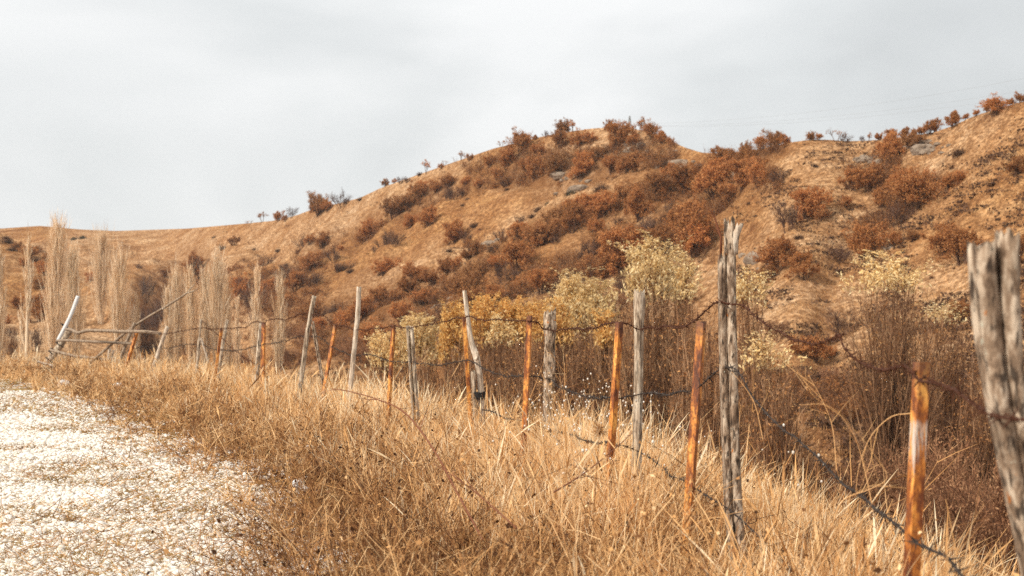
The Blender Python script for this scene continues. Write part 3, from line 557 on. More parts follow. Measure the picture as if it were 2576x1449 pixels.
for k, (y0, y1) in enumerate(((311, 150), (318, 205), (316, 186))):
    a = at(1640, y0, 438); b = at(2800, y1, 330); g = Geo(); c = (a + b) / 2 - np.array([0, 0, 6.]); tt = np.linspace(0, 1, 24)[:, None]
    P = (1 - tt) ** 2 * a + 2 * tt * (1 - tt) * c + tt ** 2 * b; s = Sticks(P[:-1], P[1:] - P[:-1], np.linalg.norm(np.diff(P, axis=0), axis=1) * 1.01, 0, .032, .5); tubes(g, s, 4, (1, 1))
    tag(link('power_line', g.mesh('power_line', M['pylon'])), ('topmost thin power line crossing the sky from the pylons', 'lowest thin power line crossing the sky from the pylons', 'middle thin power line crossing the sky from the pylons')[k], 'power line', 'power lines from the pylons')

# ---------------------------------------------------------------- poplars and willows in the valley
def poplar(x, ytop, xb, w, d, label, thin=False):
    B = np.array([(xb - CX) * d / F, d, 0.]); B[2] = ground_z(B[0:1], B[1:2])[0] - .2 if d < 160 else at(x, 860, d)[2]; T = at(x, ytop, d); H = T[2] - B[2]; A = T - B; wid = w * d / F
    s0 = Sticks(np.zeros((1, 3)), A[None], [np.linalg.norm(A)], RNG.normal(0, .012, (1, 3)), .021 * H * (1.1 if thin else 1), .85)
    k = int(H * (5 if thin else 12)); t = RNG.uniform(.08, .9, k); az = RNG.uniform(0, 6.28, k); bl = np.minimum(wid * (1.5 + 2.2 * (1 - t)) * RNG.uniform(.6, 1.3, k), (1.02 - t) * H); sp = RNG.uniform(.10, .30, k)
    D = np.stack([np.cos(az) * sp, np.sin(az) * sp, np.ones(k)], 1)
    s1 = Sticks(s0.pt(np.zeros(k, int), t), D, bl, np.stack([-np.cos(az) * .07, -np.sin(az) * .07, np.full(k, .05)], 1) + rv(k) * .03, .062, RNG.uniform(.2, 1., k))
    s2 = grow(s1, 6, .1, .95, .17, .07, .5, .2, .55, .25, .04, .05, wmin=.035); s3 = grow(s2, 2, .1, 1, .14, .07, .6, .2, .8, .2, .03, wmin=.026)
    g = Geo(); tubes(g, s0, 8, (1, .8, .6, .4, .1)); h = Geo(); tubes(h, s1, 4); strips(h, s2); strips(h, s3)
    r = tag(link('poplar_tree', None, None, B), label, 'tree', 'bare poplars in the valley'); link('trunk', g.mesh('poplar_trunk', M['poplar_bark']), r); link('crown', h.mesh('poplar_crown', M['poplar_bark']), r)
for a in ((3, 631, 0, 24, 120, 'bare poplar cut by the frame edge near the road bend'), (73, 600, 62, 26, 95, 'slender bare poplar with a clean white trunk before the gate', True), (53, 768, 46, 16, 97, 'shortest white-stemmed poplar beside the slender white trunk', True),
          (143, 576, 136, 44, 118, 'tallest bare poplar behind the leaning whitewashed pole'), (192, 646, 188, 40, 122, 'bushy bare poplar directly above the whitewashed pole tip'), (257, 602, 254, 34, 190, 'dense narrow poplar rising behind the golden oak'), (300, 656, 300, 42, 128, 'bare poplar above the forked end of the mid rails'), (348, 752, 340, 22, 122, 'thin young poplar where the diagonal pole crosses the rails', True),
          (424, 740, 424, 26, 122, 'small poplar under the raised fork of the diagonal pole'), (446, 700, 442, 36, 126, 'poplar behind the forked tip of the diagonal pole'), (478, 697, 482, 34, 130, 'poplar just beyond the forked tip of the diagonal pole'), (518, 690, 516, 30, 134, 'poplar leaning against the broad bare clump by the wire-tied stake'), (545, 660, 543, 38, 126, 'tallest poplar of the clump behind the crooked stake'), (569, 706, 571, 28, 128, 'poplar at the end of the clump by the crooked stake'),
          (597, 752, 596, 16, 124, 'thin short poplar between the two clumps'), (645, 684, 645, 22, 132, 'lone narrow poplar behind the bright rusty post'), (703, 700, 703, 24, 136, 'last bare poplar before the scrub, beyond the bright rusty post')):
    poplar(*a)
def willow(x, ytop, xb, w, d, label, leaf='cream_leaf', lf=6, cap=.2, stems=4):
    """several stems fanning into a dome of fine twigs; pale leaves are left only on the upper outside of the dome"""
    B = np.array([(xb - CX) * d / F, d, 0.]); B[2] = ground_z(B[0:1], B[1:2])[0] - .15; H = at(x, ytop, d)[2] - B[2]; wid = w * d / F * 1.0; lean = (x - xb) * d / F
    n = stems; a = np.arange(n) * 6.28 / n + RNG.uniform(0, 1.2, n)
    D = np.stack([np.cos(a) * wid * .30 + lean * .6, np.sin(a) * wid * .30, np.full(n, H * .62)], 1) * RNG.uniform(.8, 1.15, (n, 1))
    s0 = Sticks(np.stack([np.cos(a) * .2, np.sin(a) * .2, np.zeros(n)], 1), D, np.linalg.norm(D, axis=1), rv(n) * np.array([.08, .08, 0]), .019 * H, RNG.uniform(.1, .45, n))
    k = int(np.clip(46 * wid, 80, 170)); r = np.sqrt(RNG.random(k)) * .98; f = RNG.uniform(0, 6.28, k); lobe = 1 - .20 * np.abs(np.sin(f * 1.5 + r * 4 + x)) * smooth(.1, .5, r)
    sh = 1 - .55 * RNG.random(k) ** 2.2; zt = H * (.36 + .60 * np.sqrt(1 - r ** 2) * lobe * sh)
    E = np.stack([np.cos(f) * r * wid / 2 + lean, np.sin(f) * r * wid / 2, zt], 1); c = RNG.integers(0, n, k); tt = np.clip(RNG.uniform(.10, .66, k) * (zt / H) * 1.1, .06, .9); P = s0.pt(c, tt); dv = E - P
    K = rv(k) * .16; K[:, 2] = .16; D1 = dv / np.linalg.norm(dv, axis=1)[:, None] - K
    s1 = Sticks(P, D1, np.linalg.norm(dv, axis=1), K, .05, np.clip(RNG.normal(.5, .25, k), 0, 1)); s1.L *= 1 / np.maximum(np.linalg.norm(D1, axis=1), .3) * np.linalg.norm(D1, axis=1)
    s2 = grow(s1, 6, .35, 1, .45, .15, .20, .25, .5, .2, .1, .06, wmin=.016); s3 = grow(s2, 4, .15, 1, .42, .15, .55, .25, .6, .25, .08, .06, wmin=.010)
    tip = s3.pt(np.arange(len(s3)), np.ones(len(s3))); fz = H / np.percentile(tip[:, 2], 98.6); fx = wid * .56 / np.percentile(np.hypot(tip[:, 0] - lean, tip[:, 1]), 92)
    for q in (s0, s1, s2, s3):
        q.B[:, 0] = lean * q.B[:, 2] / H + (q.B[:, 0] - lean * q.B[:, 2] / H) * fx; q.B[:, 1] *= fx; q.B[:, 2] *= fz; v = q.D * q.L[:, None] * np.array([fx, fx, fz]); q.K *= (q.L / np.linalg.norm(v, axis=1))[:, None] * np.array([fx, fx, fz]); q.L = np.linalg.norm(v, axis=1); q.D = norm(v)
    g = Geo(); tubes(g, s0, 6); tubes(g, s1, 4); strips(g, s2); strips(g, s3)
    h = Geo(); b = Geo()
    def top(P):                                            # depth below the dome surface, as a share of the height
        rr = np.clip(np.hypot(P[:, 0] - lean, P[:, 1]) / (wid / 2), 0, 1); return (H * (.36 + .60 * np.sqrt(1 - rr ** 2)) - P[:, 2]) / H
    comp = lambda z: np.where(z > .80 * H, .80 * H + .20 * H * (1 - np.exp(-(z - .80 * H) / (.20 * H))), z)   # no stray plumes above the dome
    hi = lambda P: RNG.random(len(P)) < (1 - smooth(.10, .27, top(P) + .25 * (fbm(P[:, 0] * 2 + x, P[:, 1] * 2 + P[:, 2], 1.1, 2, 3) - .5))) * smooth(1 - cap * 1.1, 1 - cap * .6, comp(P[:, 2]) / H)
    for q, m_ in ((s3, lf), (s2, lf)): twig_leaves(h, q, int(m_ * 1.5) if m_ > 1 else 0, .165, .052, .1, 1.15, .045, True, .58, .24, hi)
    twig_leaves(b, s3, 2, .10, .035, .1, 1.05, .05, False, .55, .28, lambda P: RNG.random(len(P)) < .42 * smooth(.35, .6, P[:, 2] / H))
    for gg in (g, h, b): gg.V = [np.concatenate([v[:, :2], comp(v[:, 2:3]) * 1.05], 1) for v in gg.V]
    rt = tag(link('willow_tree', None, None, B), label, 'tree', 'willows along the stream'); link('trunk', g.mesh('willow_trunk', M['willow_bark']), rt)
    for nm, gg, mm in (('foliage', h, leaf), ('dry_leaves', b, 'brown_leaf')):
        if gg.n: link(nm, gg.mesh('willow_' + nm, M[mm]), rt)
for a in ((1640, 592, 1655, 175, 46, 'tall willow with the highest cream crown, beside the leaning twig', 'cream_leaf', 8, .25, 4), (1718, 645, 1715, 90, 49, 'narrower cream willow close against the tall split post', 'cream_leaf', 7, .2, 3),
          (1435, 680, 1440, 110, 61, 'cream willow with the feathery top above the lichened post', 'cream_leaf', 8, .34, 4), (1500, 694, 1502, 105, 60, 'cream willow beside the feathery one, behind the rusty post', 'cream_leaf', 8, .30, 4),
          (1055, 786, 1060, 100, 62, 'low cream willow dome above the twin split post', 'cream_leaf', 8, .34, 4), (965, 826, 965, 80, 62, 'dull cream willow behind the rusty post by the twin split post', 'cream_leaf', 4, .3, 4),
          (1135, 760, 1135, 66, 60, 'bright yellow willow just before the bent pale pole', 'gold_leaf', 8, .34, 4), (1212, 735, 1210, 105, 58, 'golden willow just behind the bent pale pole', 'gold_leaf', 8, .28, 4), (1285, 745, 1285, 100, 58, 'golden willow in the middle of the yellow row', 'gold_leaf', 7, .25, 4), (1355, 750, 1355, 95, 57, 'golden willow at the far end of the yellow row', 'gold_leaf', 7, .24, 4), (1410, 752, 1410, 70, 56, 'yellowish willow under the feathery cream crowns', 'gold_leaf', 6, .26, 3),
          (1255, 790, 1260, 85, 53, 'low cream willow above the wire between two rusty posts', 'cream_leaf', 5, .2, 4), (1520, 778, 1520, 70, 50, 'small yellow willow above the wire beside the knobby post', 'gold_leaf', 6, .22, 3),
          (1885, 672, 1880, 100, 46, 'cream-tipped willow rising just beyond the tall split post', 'cream_leaf', 5, .18, 3), (1920, 835, 1910, 170, 42, 'brown willow with faint cream tips under the sagging wire', 'cream_leaf', 2, .2, 4), (2240, 640, 2265, 220, 46, 'large open willow between the gully and the forked post', 'cream_leaf', 8, .17, 5), (2365, 760, 2370, 190, 50, 'brown half-bare willow beside the forked post', 'cream_leaf', 2, .14, 4),
          (1170, 840, 1170, 110, 50, 'brown leafy willow behind the bent pale pole', 'gold_leaf', 1, .25, 4), (1320, 850, 1320, 130, 47, 'brown leafy willow behind the bright flat rusty post', 'gold_leaf', 1, .2, 4), (1460, 830, 1460, 130, 46, 'brown leafy willow between the lichened and rusty posts', 'gold_leaf', 1, .2, 4), (1590, 750, 1600, 130, 44, 'bare brown willow right behind the knobby post', 'gold_leaf', 1, .1, 4), (1735, 740, 1745, 120, 43, 'bare brown willow behind the upright rusty post', 'gold_leaf', 1, .1, 4), (1060, 870, 1060, 90, 54, 'brown leafy willow behind the twin split post', 'gold_leaf', 1, .25, 4),
          (1800, 770, 1800, 130, 40, 'bare grey-brown willow hidden behind the tall split post', 'gold_leaf', 1, .06, 4), (1960, 930, 1955, 150, 37, 'low bare willow right of the split post above the middle wire', 'gold_leaf', 1, .05, 4), (2480, 900, 2480, 170, 40, 'dark bare willow between the half-silvered and forked posts', 'gold_leaf', 1, .05, 4)):
    willow(*a)
# bare scrub on the valley floor and the bank
vs = [(x, d, h) for x, d, h in ((880, 62, 3.2), (940, 56, 3.0), (1010, 52, 2.8), (1090, 50, 3.2), (1150, 46, 3.), (1230, 44, 3.2), (1290, 52, 3.4), (1370, 43, 3.2), (1430, 48, 3.4), (1500, 40, 3.), (1560, 45, 3.6), (1600, 36, 3.), (1680, 39, 3.4), (1730, 34, 2.8), (1800, 38, 3.6), (1850, 33, 2.8), (1910, 37, 3.2), (1970, 34, 2.6), (2060, 40, 2.4), (2130, 36, 2.6), (2180, 42, 3.), (2240, 34, 2.8), (2300, 39, 3.2), (2360, 33, 3.), (2420, 37, 3.4), (2470, 31, 2.8), (2540, 36, 3.2), (2600, 33, 3.), (760, 70, 3.), (820, 74, 3.4), (690, 86, 3.), (1340, 60, 3.8), (1480, 58, 4.), (1580, 56, 4.), (1780, 50, 4.), (2010, 48, 2.6), (2330, 52, 3.6), (2450, 48, 3.4))]
vs.sort()
lm = ('behind the leaning tall post', 'behind the twin split post', 'behind the bent pale pole', 'behind the lichened post', 'behind the knobby post', 'behind the tall split post', 'below the sagging wire', 'behind the half-silvered rusty post', 'behind the forked post')
lx = (895, 1035, 1185, 1385, 1605, 1830, 2080, 2300, 2500); cn = {}
for x, d, h in vs:
    j = int(np.argmin([abs(x - q) for q in lx])); cn[j] = cn.get(j, 0) + 1
    X = (x - CX) * d / F; z = float(ground_z(np.array([X]), np.array([d]))[0]); plant('R', (X, d, z - .05), h / 2.9, f'{ORD[cn[j] - 1]} reddish-brown bare scrub in the valley {lm[j]}, counting from the poplars', 'bare scrub on the valley floor', False)
def undergrowth():
    n = 26000; x = RNG.uniform(500, 2750, n); d = RNG.uniform(14, 62, n); X = (x - CX) * d / F; s = sdist(X, d); m = s > 2.5; X = X[m]; d = d[m]; n = len(X); g = Geo(); z = ground_z(X, d)
    D = RNG.normal(0, .7, (n, 3)); D[:, 2] = np.abs(D[:, 2]) + .5; k = fbm(X, d, 5, 2, 15)
    st = Sticks(np.stack([X, d, z - .05], 1), D, RNG.uniform(.4, 1.5, n), rv(n) * .3, .018, np.clip(k * 1.6 - .45 + RNG.normal(0, .2, n), 0, 1)); strips(g, st); strips(g, grow(st, 2, .2, 1, .6, .3, .5, .2, .8, wmin=.012))
    return g.mesh('undergrowth', M['weed'])
tag(link('undergrowth', undergrowth()), 'brown tangled undergrowth on the valley floor', 'undergrowth', kind='stuff')
# ---------------------------------------------------------------- fence posts
def catmull(P, n):
    P = np.asarray(P, float); Q = np.concatenate([2 * P[:1] - P[1:2], P, 2 * P[-1:] - P[-2:-1]]); out = []
    for i in range(len(P) - 1):
        a, b, c, d = Q[i:i + 4]; t = np.linspace(0, 1, n, endpoint=False)[:, None]
        out.append(.5 * (2 * b + (c - a) * t + (2 * a - 5 * b + 4 * c - d) * t ** 2 + (3 * b - a - 3 * c + d) * t ** 3))
    return np.concatenate(out + [P[-1:]])
def logmesh(g, path, rad, m=14, squash=1., grain=.13, ragged=.05, seed=0, cut=None):
    """a weathered log along PATH; CUT = (angle, keep) makes a split half with a flat face"""
    path = np.asarray(path, float); n = len(path); rad = np.broadcast_to(np.asarray(rad, float), (n,)); T = norm(np.gradient(path, axis=0))
    U = norm(np.cross(T, np.array([[0, 1., .01]]))); W = np.cross(T, U); a = np.arange(m) * 2 * math.pi / m; V = np.zeros((n, m, 3))
    gr = 1 + grain * .6 * (2 * vnoise(a * 2.3 + seed * 11, a * 0 + seed, 3) - 1)[None] + grain * .55 * (2 * vnoise(a[None] * 3 + 0 * path[:, :1], path[:, 2:3] * 5 + seed * 3, 8) - 1) + grain * .6 * (2 * vnoise(path[:, 2:3] * 3.1 + 0 * a[None], a[None] * .6 + seed, 9) - 1)
    cu = np.cos(a)[None] * np.ones((n, 1)); su = np.sin(a)[None] * np.ones((n, 1))
    if cut is not None:
        d = cu * math.cos(cut[0]) + su * math.sin(cut[0]); ex_ = np.maximum(d - cut[1], 0); cu = cu - ex_ * math.cos(cut[0]); su = su - ex_ * math.sin(cut[0])
    V = path[:, None] + (U[:, None] * (cu * gr)[..., None] + W[:, None] * (su * gr * squash)[..., None]) * rad[:, None, None]
    if ragged:
        V[-1] += T[-1] * (RNG.uniform(-.2, 1., m) * ragged)[:, None]; V[-2] += T[-2] * (RNG.uniform(-.2, .2, m) * ragged)[:, None]
    jj = np.repeat(np.arange(n - 1), m); kk = np.tile(np.arange(m), n - 1); k2 = (kk + 1) % m
    Q = np.stack([jj * m + kk, jj * m + k2, (jj + 1) * m + k2, (jj + 1) * m + kk], 1)
    C = np.stack([path[0], V[-1].mean(0) - T[-1] * ragged * .6]); ce = n * m; k = np.arange(m)
    Tt = np.concatenate([np.stack([(k + 1) % m, k, np.full(m, ce)], 1), np.stack([(n - 1) * m + k, (n - 1) * m + (k + 1) % m, np.full(m, ce + 1)], 1)])
    g.add(np.concatenate([V.reshape(-1, 3), C]), Q, Tt)
def axis(pts, d, n=10, down=True):
    """pixel polyline from foot to top at distance d, with the foot carried on into the soil"""
    P = np.array([at(x, y, d) for x, y in pts])
    if down:
        zg = float(ground_z(P[0:1, 0], P[0:1, 1])[0]) - .25
        if P[0, 2] > zg:
            dr = P[1] - P[0]; dr = dr / max(dr[2], .05); dr[:2] = np.clip(dr[:2], -.5, .5); P = np.concatenate([[P[0] - dr * (P[0, 2] - zg)], P])
    return catmull(P, n)
def rel(g, P0):
    g.V = [v - P0 for v in g.V]
def wood_post(pts, d, w, label, mat='wood', rag=.05, grain=.13, prof=None, halves=None, seed=0, sq=1.):
    P = axis(pts, d, max(6, int(28 / len(pts)))); r = w * d / F / 2; t = np.linspace(0, 1, len(P)); g = Geo()
    rr = r * (np.interp(t, *zip(*prof)) if prof else (1.08 - .12 * t))
    if halves:
        grain *= .6
        for off0, off1, k, top, ang, keep in halves:
            kk = max(3, int(top * len(P))); Pk = P[:kk].copy(); off = off0 + (off1 - off0) * t[:kk]; Pk[:, 0] += off * r
            logmesh(g, Pk, rr[:kk] * k, 24, 1 / k * sq, grain, rag, seed + off1, (ang, keep))
    else: logmesh(g, P, rr, 22, sq, grain, rag, seed)
    P0 = P[0].copy(); P0[2] += .25; rel(g, P0)
    return tag(link('wooden_post', g.mesh('wooden_post', M[mat]), None, P0), label, 'fence post', 'wooden fence posts')
def iron_post(pts, d, w, label, yaw=.0, mat='rust', hole=True):
    P = axis(pts, d, 2); P0 = P[0].copy(); T = P[-1] - P[0]; H = np.linalg.norm(T); leg = w * d / F / 1.30; th = .006; g = Geo()
    prof = np.array([(0, 0), (leg, 0), (leg, th), (th, th), (th, leg), (0, leg)]) - leg * .3
    a = math.radians(45) + yaw; prof = prof @ np.array([[math.cos(a), math.sin(a)], [-math.sin(a), math.cos(a)]])
    n = 14; t = np.linspace(0, 1, n); wob = .5 * leg * .12 * (fbm(t * 3 + yaw * 9, t * 0 + d, .8, 2, 2) - .5)
    V = np.zeros((n, 6, 3))
    for j in range(n):
        V[j] = P[0] - P0 + T * t[j]; V[j, :, 0] += prof[:, 0] + wob[j]; V[j, :, 1] += prof[:, 1]
    Q = [(j * 6 + k, j * 6 + (k + 1) % 6, j * 6 + 6 + (k + 1) % 6, j * 6 + 6 + k) for j in range(n - 1) for k in range(6)]
    e = (n - 1) * 6; Q += [(e, e + 1, e + 2, e + 3), (e, e + 3, e + 4, e + 5), (3, 2, 1, 0), (5, 4, 3, 0)]
    P0[2] += .25; g.add(V.reshape(-1, 3) - np.array([0, 0, .25]), Q, None, np.repeat(t, 6))
    r = tag(link('metal_post', g.mesh('metal_post', M[mat], False), None, P0), label, 'fence post', 'rusty iron fence posts')
    if hole:
        h = Geo(); c = T * (1 - .045 / H) - np.array([0, 0, .25]); q = prof[0] * .5 + prof[1] * .5
        k = np.arange(8) * 2 * math.pi / 8; ang = math.atan2(prof[1][1] - prof[0][1], prof[1][0] - prof[0][0]); u = np.array([math.cos(ang), math.sin(ang), 0]); nn = np.array([math.sin(ang), -math.cos(ang), 0])
        ring = np.array([c + np.array([q[0], q[1], 0]) + nn * .001 + (u * math.cos(x) + np.array([0, 0, 1]) * math.sin(x)) * .0055 for x in k]); ring2 = ring + nn * .0015
        cc = ring2.mean(0); h.add(np.concatenate([ring, ring2, [cc]]), [(i, (i + 1) % 8, 8 + (i + 1) % 8, 8 + i) for i in range(8)], [(8 + i, 8 + (i + 1) % 8, 16) for i in range(8)])
        link('hole_disc', h.mesh('hole_disc', M['black']), r)  # black disc set on the face for the dark inside a small hole
    return r
big = wood_post([(1866, 1440), (1846, 1300), (1832, 900), (1828, 570)], 7.5, 50, 'tallest weathered split post with a long black crack and flared broken top', 'wood_lichen', .06, .13, [(0, 1.12), (.5, 1.0), (1, .92)],
                [(-.50, -.58, .50, .95, 0, .55), (.40, .34, .66, 1.0, math.pi, .75)], 3, 1.)
g = Geo(); a = at(1814, 597, 7.45); tw = catmull([a, at(1806, 575, 7.45), at(1797, 545, 7.45), at(1788, 532, 7.44), at(1777, 523, 7.44)], 5)
logmesh(g, np.concatenate([[at(1813, 660, 7.47)], tw]), np.linspace(.007, .0025, len(tw) + 1), 6, 1, .1, 0, 2); rel(g, big.location); link('twig', g.mesh('twig', M['bramble']), big)
g = Geo(); logmesh(g, catmull([at(1846, 640, 7.47), at(1850, 600, 7.46), at(1860, 570, 7.45)], 5), np.linspace(.022, .017, 11), 8, .7, .25, .03, 5); rel(g, big.location); link('broken_fork', g.mesh('broken_fork', M['wood_pale']), big)
wood_post([(2612, 1449), (2540, 1050), (2510, 800), (2503, 606)], 3.3, 118, 'thick forked post of grey cracked wood, out of focus', 'wood_lichen', .03, .07, [(0, .66), (.45, .78), (.75, .9), (1, .86)],
          [(-.14, -.60, .60, .975, .2, .8), (.18, .54, .58, 1.0, math.pi - .2, .8)], 7, 1.)
wood_post([(1602, 1150), (1606, 950), (1608, 738)], 10.2, 24, 'pale knobby-topped post between two rusty posts', 'wood', .035, .12, [(0, 1.1), (.8, .95), (.88, 1.0), (.96, 1.25), (1, 1.1)], None, 9)
wood_post([(1380, 1000), (1384, 880), (1385, 788)], 12.9, 29, 'grey post spotted with orange and white lichen', 'wood_lichen', .06, .16, [(0, .8), (.5, 1.05), (.75, .9), (.85, 1.1), (1, 1.0)], None, 12)
bent = wood_post([(1212, 1030), (1207, 950), (1200, 905), (1184, 852), (1175, 786), (1169, 734)], 14.9, 13, 'bent pale pole with a broken branch stub, bound with black wire', 'wood_pale', .02, .08, [(0, 1.2), (.45, 1.15), (.55, 1.3), (.68, 1.0), (1, .8)], None, 15)
g = Geo(); logmesh(g, catmull([at(1197, 905, 14.88), at(1201, 897, 14.87), at(1202, 884, 14.86)], 4), np.linspace(.02, .008, 9), 8, 1, .1, 0, 4); rel(g, bent.location); link('branch_stub', g.mesh('branch_stub', M['wood_pale']), bent)
g = Geo(); q = np.linspace(0, 9 * 6.28, 120); c = at(1206, 995, 14.85); P = np.stack([np.cos(q) * .058, np.sin(q) * .058, (q / q[-1] - .5) * .075 + RNG.normal(0, .004, 120)], 1) + c; logmesh(g, P, np.full(120, .0065), 5, 1, 0, 0); rel(g, bent.location); link('wire_binding', g.mesh('wire_binding', M['black']), bent)
wood_post([(1196, 1040), (1192, 990), (1190, 942)], 14.85, 11, 'short broken stump beside the foot of the bent pole', 'wood', .06, .15, None, None, 18)
wood_post([(1042, 990), (1036, 900), (1031, 824)], 16.9, 24, 'post split into two upright halves with a dark gap', 'wood', .03, .14, None, [(-.52, -.52, .42, 1.0, 0, .6), (.42, .42, .48, 1.0, math.pi, .75)], 21)
wood_post([(883, 965), (893, 860), (900, 790), (903, 723)], 19.4, 12.5, 'tallest slim pale pole standing alone before the scrub', 'wood_pale', .015, .08, None, None, 24)
wood_post([(760, 938), (770, 860), (782, 790), (790, 746)], 22.6, 11.5, 'leaning grey post whose foot crosses a shorter post', 'wood', .02, .1, None, None, 27)
wood_post([(812, 960), (800, 890), (786, 812)], 22.3, 10.5, 'short fork-topped post leaning against the taller leaning one', 'wood_lichen', .05, .13, None, [(-.3, -.5, .5, .98, 0, .7), (.3, .5, .5, 1., math.pi, .7)], 30)
wood_post([(647, 930), (651, 870), (656, 814)], 26.3, 10, 'grey post half hidden behind the brightest rusty post', 'wood', .04, .13, None, None, 33)
wood_post([(553, 918), (560, 870), (566, 838), (567, 822), (572, 806)], 30.2, 8, 'crooked knotted stake with a notched top', 'wood', .03, .2, None, None, 36)
st = wood_post([(497, 912), (501, 860), (506, 805)], 32, 6.5, 'thin stake tied with wire at its tip', 'wood', .03, .15, [(0, 1.3), (.7, 1.2), (.72, .8), (1, .6)], None, 39)
g = Geo(); logmesh(g, catmull([at(505, 850, 31.9), at(511, 868, 31.9), at(521, 903, 31.9), at(523, 915, 31.9)], 4), np.full(13, .022), 7, 1, .12, .0, 2); rel(g, st.location); link('side_branch', g.mesh('side_branch', M['wood_pale']), st)
wood_post([(388, 920), (404, 870), (421, 823)], 36, 9.5, 'leaning grey post just past the broken rails', 'wood_pale', .03, .12, None, None, 42)
wood_post([(300, 912), (318, 862), (338, 813)], 40, 8.5, 'leaning brown post behind the diagonal pole', 'wood_brown', .03, .12, None, None, 45)
wood_post([(271, 908), (276, 879)], 41, 8, 'short pale stub under the broken rails', 'wood_pale', .05, .12, None, None, 48)
wood_post([(278, 908), (285, 883)], 41.2, 6, 'shorter tilted stub beside the pale stub', 'wood_pale', .04, .12, None, None, 51)
iron_post([(2291, 1449), (2316, 911)], 4.4, 40, 'rusty angle-iron post with a flaking silvery patch', -.5, 'rust_silver')
iron_post([(1738, 1215), (1752, 1003), (1767, 808)], 8.0, 25, 'rusty post leaning toward the tall split post', .25)
iron_post([(1540, 1080), (1558, 810)], 9.7, 19, 'upright dark rusty post left of the knobby post', -.2)
iron_post([(1323, 1040), (1334, 794)], 12.2, 16, 'bright rusty post just before the lichened post', .5)
iron_post([(1181, 1045), (1166, 797)], 14.6, 11, 'dark rusty post touching the bent pale pole', -.6)
iron_post([(981, 975), (990, 817)], 17.6, 10.5, 'rusty post beside the twin split post', .1)
iron_post([(819, 960), (844, 818)], 21.2, 9.5, 'strongly tilted rusty post beside the crossed posts', .3)
iron_post([(662, 938), (664, 812)], 26, 10.5, 'brightest upright rusty post before the bare poplars', .4)
iron_post([(542, 933), (556, 828)], 30, 8.5, 'narrow rusty post against the crooked stake', -.4)
iron_post([(320, 912), (347, 827)], 38.6, 9, 'rusty post at the end of the broken rails', .2)
# ---------------------------------------------------------------- barbed wire
PD = sorted([(150, 44), (272, 41), (330, 39.2), (404, 36), (506, 32), (556, 30), (661, 26), (785, 22.5), (835, 21.2), (898, 19.4), (988, 17.5), (1036, 16.8), (1172, 14.6), (1330, 12.2), (1384, 12.85), (1550, 9.7), (1608, 10.1), (1762, 7.95), (1830, 7.42), (2305, 4.36), (2520, 3.24), (2900, 2.2)])
def wire(pts, label, mat, off=-.03, barb=.10, thick=.0032):
    P = catmull([at(x, y, np.interp(x, *zip(*PD)) + off) for x, y in pts], 40); sg = np.linalg.norm(np.diff(P, axis=0), axis=1); cu = np.concatenate([[0], np.cumsum(sg)]); n = int(cu[-1] / .014)
    u = np.linspace(0, cu[-1], n); P = np.stack([np.interp(u, cu, P[:, k]) for k in range(3)], 1)
    jit = np.stack([fbm(u, u * 0 + k, .33, 2, 60 + k) - .5 for k in range(3)], 1) * .035; P = P + jit; T = norm(np.gradient(P, axis=0)); U = norm(np.cross(T, np.array([[0, 0, 1.]]))); W = np.cross(T, U); g = Geo()
    for ph in (0, math.pi):
        a = u / .075 * 6.28 + ph; C = P + (U * np.cos(a)[:, None] + W * np.sin(a)[:, None]) * thick * .8; m = 5; V = np.zeros((n, m, 3))
        for k in range(m):
            b = 6.28 * k / m; V[:, k] = C + (U * math.cos(b) + W * math.sin(b)) * thick * .78
        jj = np.repeat(np.arange(n - 1), m); kk = np.tile(np.arange(m), n - 1); k2 = (kk + 1) % m
        g.add(V.reshape(-1, 3), np.stack([jj * m + kk, jj * m + k2, (jj + 1) * m + k2, (jj + 1) * m + kk], 1))
    ub = np.arange(.03, cu[-1], barb) + RNG.normal(0, .012, len(np.arange(.03, cu[-1], barb))); i = np.clip((ub / cu[-1] * (n - 1)).astype(int), 0, n - 1); nb = len(i)
    a = RNG.uniform(0, 6.28, nb)
    for k in range(4):
        ak = a + k * 1.57 + RNG.normal(0, .3, nb); R_ = U[i] * np.cos(ak)[:, None] + W[i] * np.sin(ak)[:, None]
        tubes(g, Sticks(P[i] + T[i] * RNG.normal(0, .005, (nb, 1)), R_ + T[i] * RNG.normal(0, .5, (nb, 1)), RNG.uniform(.024, .042, nb), R_ * 0, thick * 1.75, .5), 4, (1, .8, .2))
    tubes(g, Sticks(P[i] - T[i] * .010, T[i], .020, 0, thick * 4.4, .5), 6, (.7, 1, 1, .7))
    return tag(link('barbed_wire', g.mesh('barbed_wire', M[mat])), label, 'barbed wire', 'barbed wire strands of the fence')
wire([(345, 829), (380, 836), (420, 839), (450, 834), (506, 825), (530, 828), (556, 827), (575, 826), (620, 822), (636, 810), (664, 811), (672, 806), (700, 802), (720, 804), (750, 793), (787, 791), (810, 795), (845, 817), (870, 822), (896, 830), (930, 829), (960, 824), (990, 822), (1012, 826), (1036, 825), (1065, 818), (1100, 812), (1166, 798), (1190, 798), (1205, 802), (1250, 806), (1290, 808), (1330, 806), (1355, 815), (1365, 826), (1385, 830), (1430, 828), (1480, 826), (1520, 818), (1558, 815), (1580, 818), (1608, 826), (1650, 825), (1710, 820), (1755, 806), (1775, 785), (1806, 760), (1840, 760), (1870, 768), (1905, 798), (1950, 828), (1990, 855), (2035, 868), (2080, 860), (2105, 850), (2118, 880), (2150, 902), (2195, 920), (2250, 926), (2285, 925), (2305, 948), (2340, 958), (2390, 975), (2420, 990), (2450, 1020), (2480, 1033), (2530, 1045), (2590, 1050), (2700, 1046)],
     'topmost rusty barbed wire, running along the post tops', 'wire_rust')
